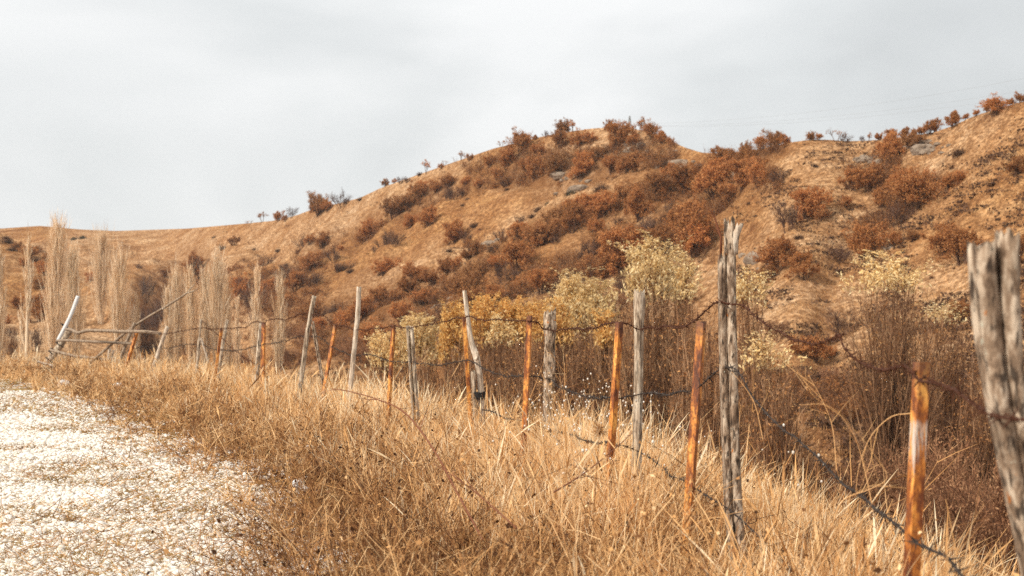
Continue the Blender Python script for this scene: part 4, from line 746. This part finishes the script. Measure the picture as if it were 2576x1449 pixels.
wire([(300, 898), (330, 880), (375, 872), (420, 876), (460, 868), (503, 866), (530, 876), (556, 880), (600, 881), (661, 867), (700, 862), (740, 850), (772, 846), (805, 850), (838, 874), (860, 884), (897, 895), (930, 893), (985, 907), (1036, 912), (1100, 917), (1150, 913), (1180, 908), (1205, 918), (1230, 935), (1280, 945), (1328, 948), (1382, 953), (1400, 968), (1440, 988), (1480, 1000), (1545, 1001), (1608, 990), (1660, 992), (1745, 980), (1775, 958), (1806, 932), (1840, 930), (1868, 960), (1905, 1008), (1960, 1064), (2010, 1108), (2060, 1152), (2120, 1215), (2180, 1258), (2240, 1300), (2300, 1345), (2360, 1388), (2420, 1440), (2500, 1500)],
     'middle grey barbed wire, halfway up the posts', 'wire_grey')
wire([(1215, 1030), (1290, 1055), (1400, 1085), (1500, 1112), (1560, 1120), (1600, 1132), (1650, 1165), (1700, 1202), (1760, 1236), (1810, 1262), (1850, 1300), (1900, 1342), (1950, 1390), (2010, 1450), (2060, 1500)], 'lowest barbed wire, sunk in the tall straw grass', 'wire_grey')
wire([(507, 807), (530, 828), (556, 848), (580, 872), (610, 897), (645, 918), (672, 940)], 'slack barbed wire slanting down from the thin tied stake', 'wire_rust', -.05)
# ---------------------------------------------------------------- broken gate at the road bend
root = link('broken_gate', None, None, (at(125, 905, 44)[0], 44, -.2)); tag(root, 'broken gate of three crooked rails tied to a leaning post', 'gate')
def part(name, pts, d, w, mat, m=12, grain=.12, down=False, rag=.03, dd=None, prof=None):
    n = len(pts); ds = np.full(n, d) if dd is None else np.linspace(d, dd, n); P = np.array([at(x, y, q) for (x, y), q in zip(pts, ds)])
    if down: P = np.concatenate([[P[0] + (P[0] - P[1]) * .35], P])
    P = catmull(P, 8); r = w * d / F / 2; t = np.linspace(0, 1, len(P)); g = Geo(); rr = r * (np.interp(t, *zip(*prof)) if prof else np.ones(len(P)))
    logmesh(g, P, rr, m, 1, grain, rag, RNG.uniform(0, 9)); return g, P
for nm, pts, d, w, mt, dn, dd in (('gate_post', [(122, 912), (150, 870), (178, 828)], 44, 17, 'wood', True, None), ('whitewashed_pole', [(146, 856), (162, 826), (178, 793), (187, 770), (196, 745)], 43.75, 9.5, 'whitewash', False, None),
        ('gate_rail', [(166, 828), (180, 830), (195, 837), (212, 833), (225, 831), (270, 832), (312, 834), (360, 834), (402, 839)], 43.6, 7.2, 'wood_brown', False, 37), ('gate_rail', [(143, 857), (170, 856), (230, 859), (290, 862), (332, 864)], 43.6, 6.2, 'wood_brown', False, 39.2), ('gate_rail', [(128, 881), (145, 885), (185, 895), (230, 900), (274, 906)], 43.6, 6.4, 'wood_brown', False, 41)):
    g, P = part(nm, pts, d, w, mt, down=dn, dd=dd, grain=.07 if 'pole' in nm else .14, rag=0 if 'pole' in nm else .03); rel(g, root.location); link(nm, g.mesh(nm, M[mt]), root)
for x, y in ((150, 868), (137, 884), (132, 890), (124, 906), (163, 822)):
    g = Geo(); q = np.linspace(0, 2.2 * 6.28, 40); c = at(x, y, 44); r = 9.5 * 44 / F; P = np.stack([np.cos(q) * r, np.sin(q) * r, np.cos(q) * -.08 + q * .003], 1) + c; logmesh(g, P, np.full(40, .008), 5, 1, 0, 0); rel(g, root.location); link('wire_tie', g.mesh('wire_tie', M['black']), root)
g, P = part('leaning_pole', [(222, 916), (260, 884), (300, 850), (332, 824), (370, 799), (407, 777), (440, 757), (470, 737)], 41.5, 6.2, 'wood_brown', dd=38.6, prof=[(0, 1.1), (1, .7)])
g2, _ = part('a', [(468, 738), (478, 727), (488, 716)], 38.6, 3, 'wood_brown', prof=[(0, 1), (1, .5)]); g3, _ = part('b', [(468, 738), (484, 733), (496, 727)], 38.6, 4, 'wood_brown', prof=[(0, 1), (1, .5)]); g4, _ = part('c', [(408, 777), (414, 776), (422, 777)], 39.3, 3, 'wood_brown', prof=[(0, 1), (1, .4)])
o = tag(link('leaning_pole', None, None, P[0]), 'long forked pole leaning diagonally across the broken gate', 'pole'); rel(g, P[0]); link('shaft', g.mesh('shaft', M['wood_brown']), o)
for gg, nm in ((g2, 'fork_tip'), (g3, 'fork_tip'), (g4, 'branch_stub')): rel(gg, P[0]); link(nm, gg.mesh(nm, M['wood']), o)
g, P = part('fallen_board', [(95, 909), (114, 915), (134, 921)], 42.5, 6, 'wood_pale'); rel(g, P[0]); tag(link('fallen_board', g.mesh('fallen_board', M['wood_pale']), None, P[0]), 'short pale board lying at the foot of the gate post', 'board')

# ---------------------------------------------------------------- verge: grass, weeds, pebbles
def scatter(n, d0, d1, pw, x0=-220, x1=2820):
    u = RNG.random(n); d = d0 * (d1 / d0) ** (u ** pw); x = RNG.uniform(x0, x1, n); return (x - CX) * d / F, d
def patch(X, Y, q):
    return smooth(.50, .60, fbm(X * 1.1, Y * .7, .7, 4, 97) + .34 * smooth(-2.3, .2, q) - .10)
def tall_grass():
    X, Y = scatter(36000, 2.3, 52, .85); s = sdist(X, Y); es_ = edge_s(Y)
    pn = fbm(X, Y, 1.5, 3, 51); far = smooth(12, 24, Y)
    dn = (.10 + .90 * smooth(-1.7, -.7, s) + far * .5) * smooth(es_ + .5, es_ + 1.4, s) * (1 - smooth(2.5, 9, s)) * (.06 + 1.3 * smooth(.38, .58, pn))
    k = RNG.random(len(X)) < dn; X, Y, s, pn = X[k], Y[k], s[k], pn[k]; m = len(X)
    nb = RNG.integers(6, 14, m); i = np.repeat(np.arange(m), nb); N_ = len(i); sc = 1 + Y[i] / 30
    a = RNG.uniform(0, 6.28, N_); rr = np.abs(RNG.normal(0, .045, N_)) * sc
    px = X[i] + np.cos(a) * rr; py = Y[i] + np.sin(a) * rr; pz = ground_z(px, py, s[i])
    hgt = (.22 + .34 * RNG.random(m) * (.5 + pn) + .16 * smooth(-.8, .2, s))[i] * RNG.uniform(.55, 1.1, N_) * (1 - .28 * smooth(9, 4, Y[i]) ) * (.55 + .45 * smooth(-2.4, -1.2, s[i]))
    ta = RNG.uniform(0, 6.28, m)[i]; tl = np.abs(RNG.normal(.12, .20, m))[i]
    D = np.stack([np.cos(a) * .22 + np.cos(ta) * tl + RNG.normal(0, .16, N_), np.sin(a) * .22 + np.sin(ta) * tl + RNG.normal(0, .16, N_), np.ones(N_)], 1)
    K = D * np.array([.55, .55, 0]) * RNG.uniform(0, 1.2, (N_, 1)); K[:, 2] = -RNG.uniform(0, .25, N_)
    tn = np.clip(.44 + .9 * (pn[i] - .45) + RNG.normal(0, .30, N_) + .12 * smooth(-1, .3, s[i]), 0, 1)
    st = Sticks(np.stack([px, py, pz - .02], 1), D, hgt, K, (.0026 + .0032 * RNG.random(N_) ** 2) * (.8 + Y[i] / 13), tn); g = Geo(); hd = RNG.random(N_) < .10
    def sub(q): 
        o = Sticks.__new__(Sticks); o.B, o.D, o.L, o.K, o.w, o.t = st.B[q], st.D[q], st.L[q], st.K[q], st.w[q], st.t[q]; return o
    strips(g, sub(~hd), (1, .85, .6, .2)); b = sub(hd); b.L *= 1.22; b.w *= .8; strips(g, b, (.7, .7, .6, .6, 2.6, .3))
    return g.mesh('tall_grass', M['straw'])
tag(link('tall_grass', tall_grass()), 'tall dry straw-coloured grass along the fence', 'grass', kind='stuff')
def weeds():
    X, Y = scatter(9000, 2.6, 50, .9); s = sdist(X, Y); es_ = edge_s(Y); pn = fbm(X, Y, 1.1, 3, 71)
    dn = smooth(es_ - .1, es_ + .95, s) * (1 - .75 * smooth(-1.5, -.3, s)) * (.35 + .9 * smooth(.35, .6, pn)) * (1 - smooth(1., 3., s))
    k = RNG.random(len(X)) < dn; X, Y, s, pn = X[k], Y[k], s[k], pn[k]; m = len(X); nb = 4; i = np.repeat(np.arange(m), nb); N_ = len(i); z = ground_z(X, Y, s)
    D = RNG.normal(0, .75, (N_, 3)); D[:, 2] = np.abs(D[:, 2]) * .8 + .35; h = (RNG.uniform(.22, .52, m) * (.5 + .5 * smooth(es_[k] - .2, es_[k] + 1., s)))[i] * RNG.uniform(.6, 1.2, N_)
    tn = np.clip(.40 - .15 * (smooth(-3.0, -2.3, s) * (1 - smooth(-1.5, -.9, s)) * smooth(.4, .55, fbm(X, Y, 1.7, 2, 44)))[i] + .6 * (pn[i] - .5) + RNG.normal(0, .16, N_) + .2 * smooth(12, 30, Y[i]), 0, 1); wsc = .8 + Y[i] / 18
    s0 = Sticks(np.stack([X[i], Y[i], z[i] - .02], 1), D, h, rv(N_) * .3, .0050 * wsc, tn); s1 = grow(s0, 4, .2, 1, .7, .3, .55, .3, .8, 0, .25, tj=.2, wmin=.0034); s2 = grow(s1, 2, .2, 1, .7, .35, .55, .3, .8, 0, .25, tj=.2, wmin=.003)
    for q in (s1, s2): q.w *= 1 + q.B[:, 1] / 60
    g = Geo(); strips(g, s0); strips(g, s1); strips(g, s2, (1, .6))
    e = np.nonzero(RNG.random(len(s1)) < .16)[0]; leaves(g, s1.pt(e, np.full(len(e), 1.)), .028, .02, None, np.where(RNG.random(len(e)) < .65, .03, .6), .10)
    return g.mesh('weeds', M['weed'])
def dark_weeds():
    X, Y = scatter(2600, 4.5, 34, .9); s = sdist(X, Y); q = s - edge_s(Y); pn = fbm(X, Y, 1.3, 2, 44); k = (RNG.random(len(X)) < smooth(.1, .6, q) * (1 - smooth(1.3, 2.1, q)) * smooth(.38, .5, pn)); X, Y, s = X[k], Y[k], s[k]; m = len(X); i = np.repeat(np.arange(m), 5); N_ = len(i)
    D = RNG.normal(0, .8, (N_, 3)); D[:, 2] = np.abs(D[:, 2]) * .7 + .4; s0 = Sticks(np.stack([X[i], Y[i], ground_z(X, Y, s)[i]], 1), D, RNG.uniform(.2, .5, N_), rv(N_) * .35, .0042 * (.8 + Y[i] / 16), np.clip(RNG.normal(.14, .1, N_), 0, 1)); s1 = grow(s0, 5, .2, 1, .8, .3, .5, .3, .8, 0, .3, wmin=.003); g = Geo(); strips(g, s0); strips(g, s1)
    e = np.nonzero(RNG.random(len(s1)) < .35)[0]; leaves(g, s1.pt(e, np.full(len(e), 1.)), .026, .02, None, .02, .03); return g.mesh('dark_weeds', M['weed'])
tag(link('dark_weeds', dark_weeds()), 'dark brown tangled weeds with blackened seed heads beside the gravel', 'weeds', kind='stuff')
tag(link('dry_weeds', weeds()), 'brown tangled dead weeds along the road edge', 'weeds', kind='stuff')
def litter():
    X, Y = scatter(110000, 2.3, 48, .9); s = sdist(X, Y); es_ = edge_s(Y); k = RNG.random(len(X)) < (.025 + np.maximum(.85 * patch(X, Y, s - es_) * smooth(-2.5, -.8, s - es_), smooth(es_ - .2, es_ + .5, s))) * (1 - smooth(3, 8, s)); X, Y, s = X[k], Y[k], s[k]; n = len(X)
    D = RNG.normal(0, 1, (n, 3)); D[:, 2] = np.abs(D[:, 2]) * .22 + .04; g = Geo()
    st = Sticks(np.stack([X, Y, ground_z(X, Y, s) + .012], 1), D, RNG.uniform(.06, .28, n), rv(n) * .25, .004 * (.8 + Y / 16), np.clip(RNG.normal(.45, .25, n), 0, 1)); strips(g, st); return g.mesh('straw_litter', M['weed'])
tag(link('straw_litter', litter()), 'flattened dead straw lying on the soil of the verge', 'litter', kind='stuff')
def low_tufts():
    X, Y = scatter(24000, 7, 46, .8, -200, 1500); s = sdist(X, Y); es_ = edge_s(Y); q = s - es_; pn = fbm(X, Y, .9, 3, 91)
    dn = np.exp(-((q + .6) / 1.2) ** 2) * (.10 + .75 * patch(X, Y, q)) + .07 * smooth(-3.6, -1.2, q) * (1 - smooth(-.2, .6, q)) * smooth(.45, .7, pn); k = RNG.random(len(X)) < dn
    X, Y, s = X[k], Y[k], s[k]; m = len(X); nb = RNG.integers(18, 50, m); i = np.repeat(np.arange(m), nb); N_ = len(i); R_ = RNG.uniform(.05, .14, m)[i]; a = RNG.uniform(0, 6.28, N_); r = R_ * RNG.random(N_)
    px = X[i] + np.cos(a) * r * 1.5; py = Y[i] + np.sin(a) * r; D = np.stack([np.cos(a) + RNG.normal(0, .5, N_), np.sin(a) + RNG.normal(0, .5, N_), np.full(N_, .55)], 1)
    st = Sticks(np.stack([px, py, ground_z(px, py, s[i]) + .008], 1), D, RNG.uniform(.03, .10, N_), np.array([0, 0, -.25]), .0035 * (.8 + Y[i] / 14), np.clip(RNG.uniform(.1, .75, m)[i] + RNG.normal(0, .15, N_), 0, 1)); g = Geo(); strips(g, st); return g.mesh('low_tufts', M['low_green'])
tag(link('gravel_tufts', low_tufts()), 'low green-brown grass tufts growing through the gravel', 'grass', kind='stuff')
def pebbles():
    g = Geo(); n = 165000; u = RNG.random(n); Y = 7.4 * (30 / 7.4) ** (u ** 1.25); x = RNG.uniform(-420, 900, n); X = (x - CX) * Y / F; s = sdist(X, Y); q = s - edge_s(Y); pn = fbm(X, Y, .55, 3, 95)
    k = RNG.random(n) < (1 - smooth(-.2, 1.3, q + (pn - .5) * 1.6)) * (1 - .35 * patch(X, Y, q) * smooth(-2.5, -.8, q)) ; X, Y, s = X[k], Y[k], s[k]; n = len(X)
    r = np.minimum(RNG.gamma(5, .0022, n), .036) * (.85 + Y / 40); v = np.repeat(IC0[0][None], n, 0) + RNG.normal(0, .16, (n, 12, 3)); v *= (r[:, None] * np.stack([RNG.uniform(.8, 1.4, n), RNG.uniform(.7, 1.1, n), RNG.uniform(.5, .8, n)], 1))[:, None]
    a = RNG.uniform(0, 6.28, n); c, sn = np.cos(a)[:, None], np.sin(a)[:, None]; vx = v[..., 0] * c - v[..., 1] * sn; vy = v[..., 0] * sn + v[..., 1] * c
    V = np.stack([vx + X[:, None], vy + Y[:, None], v[..., 2] + (ground_z(X, Y, s) + .018 + r * .12)[:, None]], -1); T = (np.arange(n)[:, None, None] * 12 + IC0[1][None]).reshape(-1, 3)
    tn = np.clip(RNG.beta(2.2, 1.6, n), 0, 1); tn[RNG.random(n) < .07] *= .15; g.add(V.reshape(-1, 3), None, T, np.repeat(tn, 12)); return g.mesh('gravel', M['pebble'])
tag(link('gravel', pebbles()), 'white rounded gravel pebbles on the road', 'gravel', kind='stuff')
def seedheads():
    X, Y = scatter(9000, 7, 14, 1, 1290, 2080); s = sdist(X, Y); p = np.exp(-(((X - .55) / .5) ** 2 + ((Y - 11.6) / 1.2) ** 2)) + .03; k = (RNG.random(len(X)) < p * .2) & (s < 1.2) & (s > -1.6); X, Y, s = X[k], Y[k], s[k]; n = len(X); z = ground_z(X, Y, s); H = RNG.uniform(.5, .86, n); g = Geo(); h = Geo()
    D = RNG.normal(0, .16, (n, 3)); D[:, 2] = 1; st = Sticks(np.stack([X, Y, z], 1), D, H, rv(n) * .1, .003, .6); strips(h, st); P = st.pt(np.arange(n), np.ones(n))
    v = IC0[0][None] * np.array([.0068, .0068, .010]) * RNG.uniform(.6, 1.2, (n, 1, 1)) + P[:, None]; g.add(v.reshape(-1, 3), None, (np.arange(n)[:, None, None] * 12 + IC0[1][None]).reshape(-1, 3), np.repeat(RNG.random(n), 12)); return h.mesh('seed_stems', M['straw']), g.mesh('seed_heads', M['seed'])
a, b = seedheads(); r = tag(link('seed_stems', a), 'small white seed heads on thin stems beside the rusty posts', 'flowers', kind='stuff'); o = link('seed_heads', b, r); o['kind'] = 'stuff'

def stalks():
    X, Y = scatter(1500, 2.2, 12, 1.0, 500, 2700); s = sdist(X, Y); k = (s > edge_s(Y) + .7) & (s < 1.8) & (RNG.random(len(X)) < .55); X, Y, s = X[k], Y[k], s[k]; n = len(X); D = RNG.normal(0, .5, (n, 3)); D[:, 2] = 1
    s0 = Sticks(np.stack([X, Y, ground_z(X, Y, s)], 1), D, RNG.uniform(.3, .62, n), rv(n) * .25, RNG.uniform(.003, .006, n), np.clip(RNG.normal(.6, .28, n), 0, 1)); s1 = grow(s0, 4, .35, 1, .7, .2, .4, .3, .7, 0, .15, .1); g = Geo(); tubes(g, s0, 4); strips(g, s1)
    e = np.nonzero(RNG.random(len(s1)) < .5)[0]; leaves(g, s1.pt(e, np.full(len(e), 1.)), .022, .014, None, .45, .3); return g.mesh('stalks', M['weed'])
tag(link('stiff_weeds', stalks()), 'stiff branching dead weed stalks standing through the verge grass', 'weeds', kind='stuff')
# single stems, thistles and stones one can point at
def arch(name, pts, ds, w, label, cat, mat='bramble', thorn=True, twigs=6):
    P = catmull([at(x, y, d) for (x, y), d in zip(pts, ds)], 10); g = Geo(); n = len(P); logmesh(g, P, np.linspace(w, w * .35, n), 6, 1, .15, 0, 1)
    g.t = [np.full(len(t), .6) for t in g.t]
    T = norm(np.gradient(P, axis=0)); i = RNG.integers(0, n, n * 2 if thorn else 0)
    if len(i): strips(g, Sticks(P[i], np.cross(T[i], rv(len(i))), .012, 0, .004, .5), (1, .1))
    if twigs:
        i = RNG.integers(n // 4, n, twigs); s = Sticks(P[i], T[i] + rv(twigs) * .8, RNG.uniform(.10, .28, twigs), rv(twigs) * .3, w * 1., .5); strips(g, s); strips(g, grow(s, 2, .3, 1, .6, .2, .5, .2, .8))
    P0 = P[0].copy(); rel(g, P0); return tag(link(name, g.mesh(name, M[mat]), None, P0), label, cat)
arch('bramble_stem', [(1215, 1360), (1150, 1240), (1090, 1130), (1020, 1040), (950, 1005), (880, 985), (835, 978)], np.linspace(7.2, 9.8, 7), .0065, 'long arching red-brown bramble stem reaching over the verge grass', 'bramble')
arch('bramble_stem', [(1300, 1330), (1210, 1250), (1130, 1190), (1085, 1165)], np.linspace(6.8, 7.8, 4), .0045, 'shorter dark bramble stem crossing below the long arching one', 'bramble')
arch('bramble_stem', [(1390, 1240), (1470, 1190), (1545, 1130), (1590, 1090)], np.linspace(6.4, 7.2, 4), .004, 'thin dark bramble rising toward the knobby post', 'bramble')
arch('dry_stalk', [(2200, 1300), (2170, 1160), (2140, 1080), (2085, 1022), (2010, 1018)], (5.6, 5.6, 5.55, 5.5, 5.5), .0022, 'thick hooked straw stalk arching beside the sagging middle wire', 'dry stalk', 'straw', False, 5)
arch('dry_stalk', [(2105, 1190), (2095, 1080), (2070, 1010), (2035, 945)], (5.7, 5.7, 5.7, 5.7), .0022, 'straight straw stalk rising highest beside the hooked one', 'dry stalk', 'straw', False, 4)
arch('dry_stalk', [(2090, 1330), (2120, 1260), (2190, 1230), (2230, 1205), (2215, 1170), (2180, 1185)], (5, 5, 5, 5, 5, 5), .0022, 'curled straw stalk looping near the half-silvered rusty post', 'dry stalk', 'straw', False, 4)
arch('dry_stalk', [(1920, 1110), (1900, 1020), (1870, 970), (1840, 935)], (6.8, 6.8, 6.8, 6.8), .0022, 'slim straw stalk leaning on the tall split post', 'dry stalk', 'straw', False, 4)
arch('dry_stalk', [(2290, 1040), (2240, 1050), (2190, 1100), (2160, 1180), (2150, 1280)], (5.3, 5.3, 5.3, 5.3, 5.3), .0022, 'pale stalk bowed under the end of the middle wire', 'dry stalk', 'straw', False, 5)
def branchy(x, y, d, h, label, mat='straw', k=7):
    P = at(x, y, d); P[2] = float(ground_z(P[0:1], P[1:2])[0]) - .02; D = np.array([[RNG.normal(0, .12), RNG.normal(0, .1), 1]]); s0 = Sticks(np.zeros((1, 3)), D, [h], rv(1) * .06, .009, .6); s1 = grow(s0, k, .3, 1, .7, .15, .45, .2, .6, .1, .1, .12); s2 = grow(s1, 4, .3, 1, .6, .2, .45, .2, .7, 0, .1); g = Geo(); tubes(g, s0, 5); tubes(g, s1, 4); strips(g, s2)
    for q in (s1, s2): leaves(g, q.pt(np.arange(len(q)), np.ones(len(q))), .018, .014, None, .45, .25)
    tag(link('dry_stalk', g.mesh('dry_stalk', M[mat]), None, P), label, 'dry stalk')
branchy(1425, 1100, 12.2, 1.02, 'tall thin branching stalk between the lichened and rusty posts', 'straw'); branchy(1505, 1250, 5.2, .78, 'pale forked stalk standing closest to the bottom frame edge'); branchy(1300, 1300, 4.6, .55, 'low branching stalk among the bramble feet'); branchy(1640, 1250, 5., .66, 'branching stalk with short seed twigs below the rusty leaning post'); branchy(1000, 1000, 15, .85, 'branching stalk before the twin split post', 'weed'); branchy(690, 960, 24, .95, 'branching weed beside the brightest rusty post', 'straw'); branchy(405, 950, 33, .95, 'thin weed standing before the leaning grey post', 'straw')
g = Geo(); d = rv(160); strips(g, Sticks(d * .01, d, RNG.uniform(.03, .05, 160), 0, .004, .45)); P = at(1508, 1082, 7.4); strips(g, Sticks(np.array([[0, 0, 0.]]), np.array([[-.1, .1, -1.]]), [P[2] + .05], np.array([[.08, 0, 0]]), .006, .4)); tag(link('thistle', g.mesh('thistle', M['weed']), None, P), 'round brown thistle head beside the dark rusty post', 'thistle')
for x, y, d, r, lab in ((752, 1238, 12.0, .055, 'larger white stone half buried in dead weeds'), (768, 1252, 11.8, .038, 'smaller white stone touching the larger one'), (297, 976, 30., .10, 'white stone at the far road edge before the gate'), (160, 968, 32, .12, 'flat pale stone where the road bends'), (775, 1152, 14.5, .035, 'small pale stone among the brown weeds')):
    g = Geo(); blob(g, np.zeros(3), r, (1.25, 1, .8)); P = at(x, y, d); P[2] = float(ground_z(P[0:1], P[1:2])[0]) + r * .6 + (.05 if d < 15 else .02); tag(link('stone', g.mesh('stone', M['stone'], False), None, P), lab, 'stone')

# thin autumn haze in the air of the valley
hv = np.array([(x, y, z) for z in (-40, 78) for y in (-640, 640) for x in (-930, 930)], float); hf = [(0, 2, 3, 1), (4, 5, 7, 6), (0, 1, 5, 4), (2, 6, 7, 3), (0, 4, 6, 2), (1, 3, 7, 5)]
hm = bpy.data.materials.new('haze'); hm.use_nodes = True; hn = hm.node_tree; hn.nodes.remove(hn.nodes['Principled BSDF']); vo = hn.nodes.new('ShaderNodeVolumePrincipled'); vo.inputs['Color'].default_value = (.93, .92, .90, 1); vo.inputs['Density'].default_value = .00019; vo.inputs['Anisotropy'].default_value = .2
hn.links.new(vo.outputs[0], hn.nodes['Material Output'].inputs['Volume']); tag(link('haze', mesh('haze', hv, hf, None, hm, None, False)), kind='stuff')
# ---------------------------------------------------------------- light, sky, camera
EL, AZ = math.radians(34), math.radians(-125)          # sun veiled by thin cloud, from behind and to the left of the viewer
w = bpy.data.worlds.new('World'); scene.world = w; w.use_nodes = True; nt = w.node_tree; bg = nt.nodes['Background']; wo = nt.nodes['World Output']
sk = nt.nodes.new('ShaderNodeTexSky'); sk.sky_type = 'NISHITA'; sk.sun_disc = False; sk.sun_elevation = EL; sk.sun_rotation = AZ
nt.links.new(sk.outputs[0], bg.inputs[0]); bg.inputs[1].default_value = .05
tc = nt.nodes.new('ShaderNodeTexCoord'); sp = nt.nodes.new('ShaderNodeSeparateXYZ'); nt.links.new(tc.outputs['Generated'], sp.inputs[0])
mp = nt.nodes.new('ShaderNodeMapping'); mp.inputs['Scale'].default_value = (1, 1, 2.0); mp.inputs['Location'].default_value = (.35, .2, .55); nt.links.new(tc.outputs['Generated'], mp.inputs[0])
cl = noise(nt, mp.outputs[0], 1.7, 5, .5, .4)
cc = ramp(nt, cl, [(.40, (.445, .462, .468)), (.5, (.565, .582, .586)), (.60, (.685, .692, .693))])
mr = nt.nodes.new('ShaderNodeMapRange'); mr.inputs['From Min'].default_value = 0.2; mr.inputs['From Max'].default_value = 1; mr.inputs['To Min'].default_value = 1; mr.inputs['To Max'].default_value = 1.9; nt.links.new(sp.outputs['Z'], mr.inputs[0])
b2 = nt.nodes.new('ShaderNodeBackground'); wm = nt.nodes.new('ShaderNodeMapRange'); wm.inputs['From Min'].default_value = .25; wm.inputs['From Max'].default_value = .7; nt.links.new(sp.outputs['Z'], wm.inputs[0])
cc = mixc(nt, wm.outputs[0], cc, (.52, .50, .46)); nt.links.new(cc, b2.inputs[0]); nt.links.new(mr.outputs[0], b2.inputs[1]); ad = nt.nodes.new('ShaderNodeMixShader'); ad.inputs[0].default_value = .92
nt.links.new(bg.outputs[0], ad.inputs[1]); nt.links.new(b2.outputs[0], ad.inputs[2]); nt.links.new(ad.outputs[0], wo.inputs[0])
sl = bpy.data.lights.new('sun', 'SUN'); sl.energy = 2.8; sl.angle = math.radians(6); sl.color = (1, .92, .80); so = bpy.data.objects.new('sun', sl); col.objects.link(so)
so.rotation_euler = (math.pi / 2 - EL, 0, -(math.pi + AZ))
cam = bpy.data.cameras.new('camera'); co = bpy.data.objects.new('camera', cam); col.objects.link(co); scene.camera = co
co.location = (0, 0, CH); co.rotation_euler = (math.pi / 2, 0, 0); cam.lens = 50; cam.sensor_width = 36; cam.shift_y = (HY - 724.5) / 2576
cam.clip_start = .05; cam.clip_end = 5000; cam.dof.use_dof = True; cam.dof.focus_distance = 11; cam.dof.aperture_fstop = 4.5
scene.view_settings.view_transform = 'Standard'; scene.view_settings.look = 'None'; scene.view_settings.exposure = .57; scene.view_settings.gamma = 1
scene.render.engine = 'CYCLES'; cy = scene.cycles; cy.max_bounces = 5; cy.diffuse_bounces = 3; cy.glossy_bounces = 1; cy.transmission_bounces = 3; cy.transparent_max_bounces = 4; cy.caustics_reflective = False; cy.caustics_refractive = False
cy.use_denoising = False; cy.use_adaptive_sampling = False
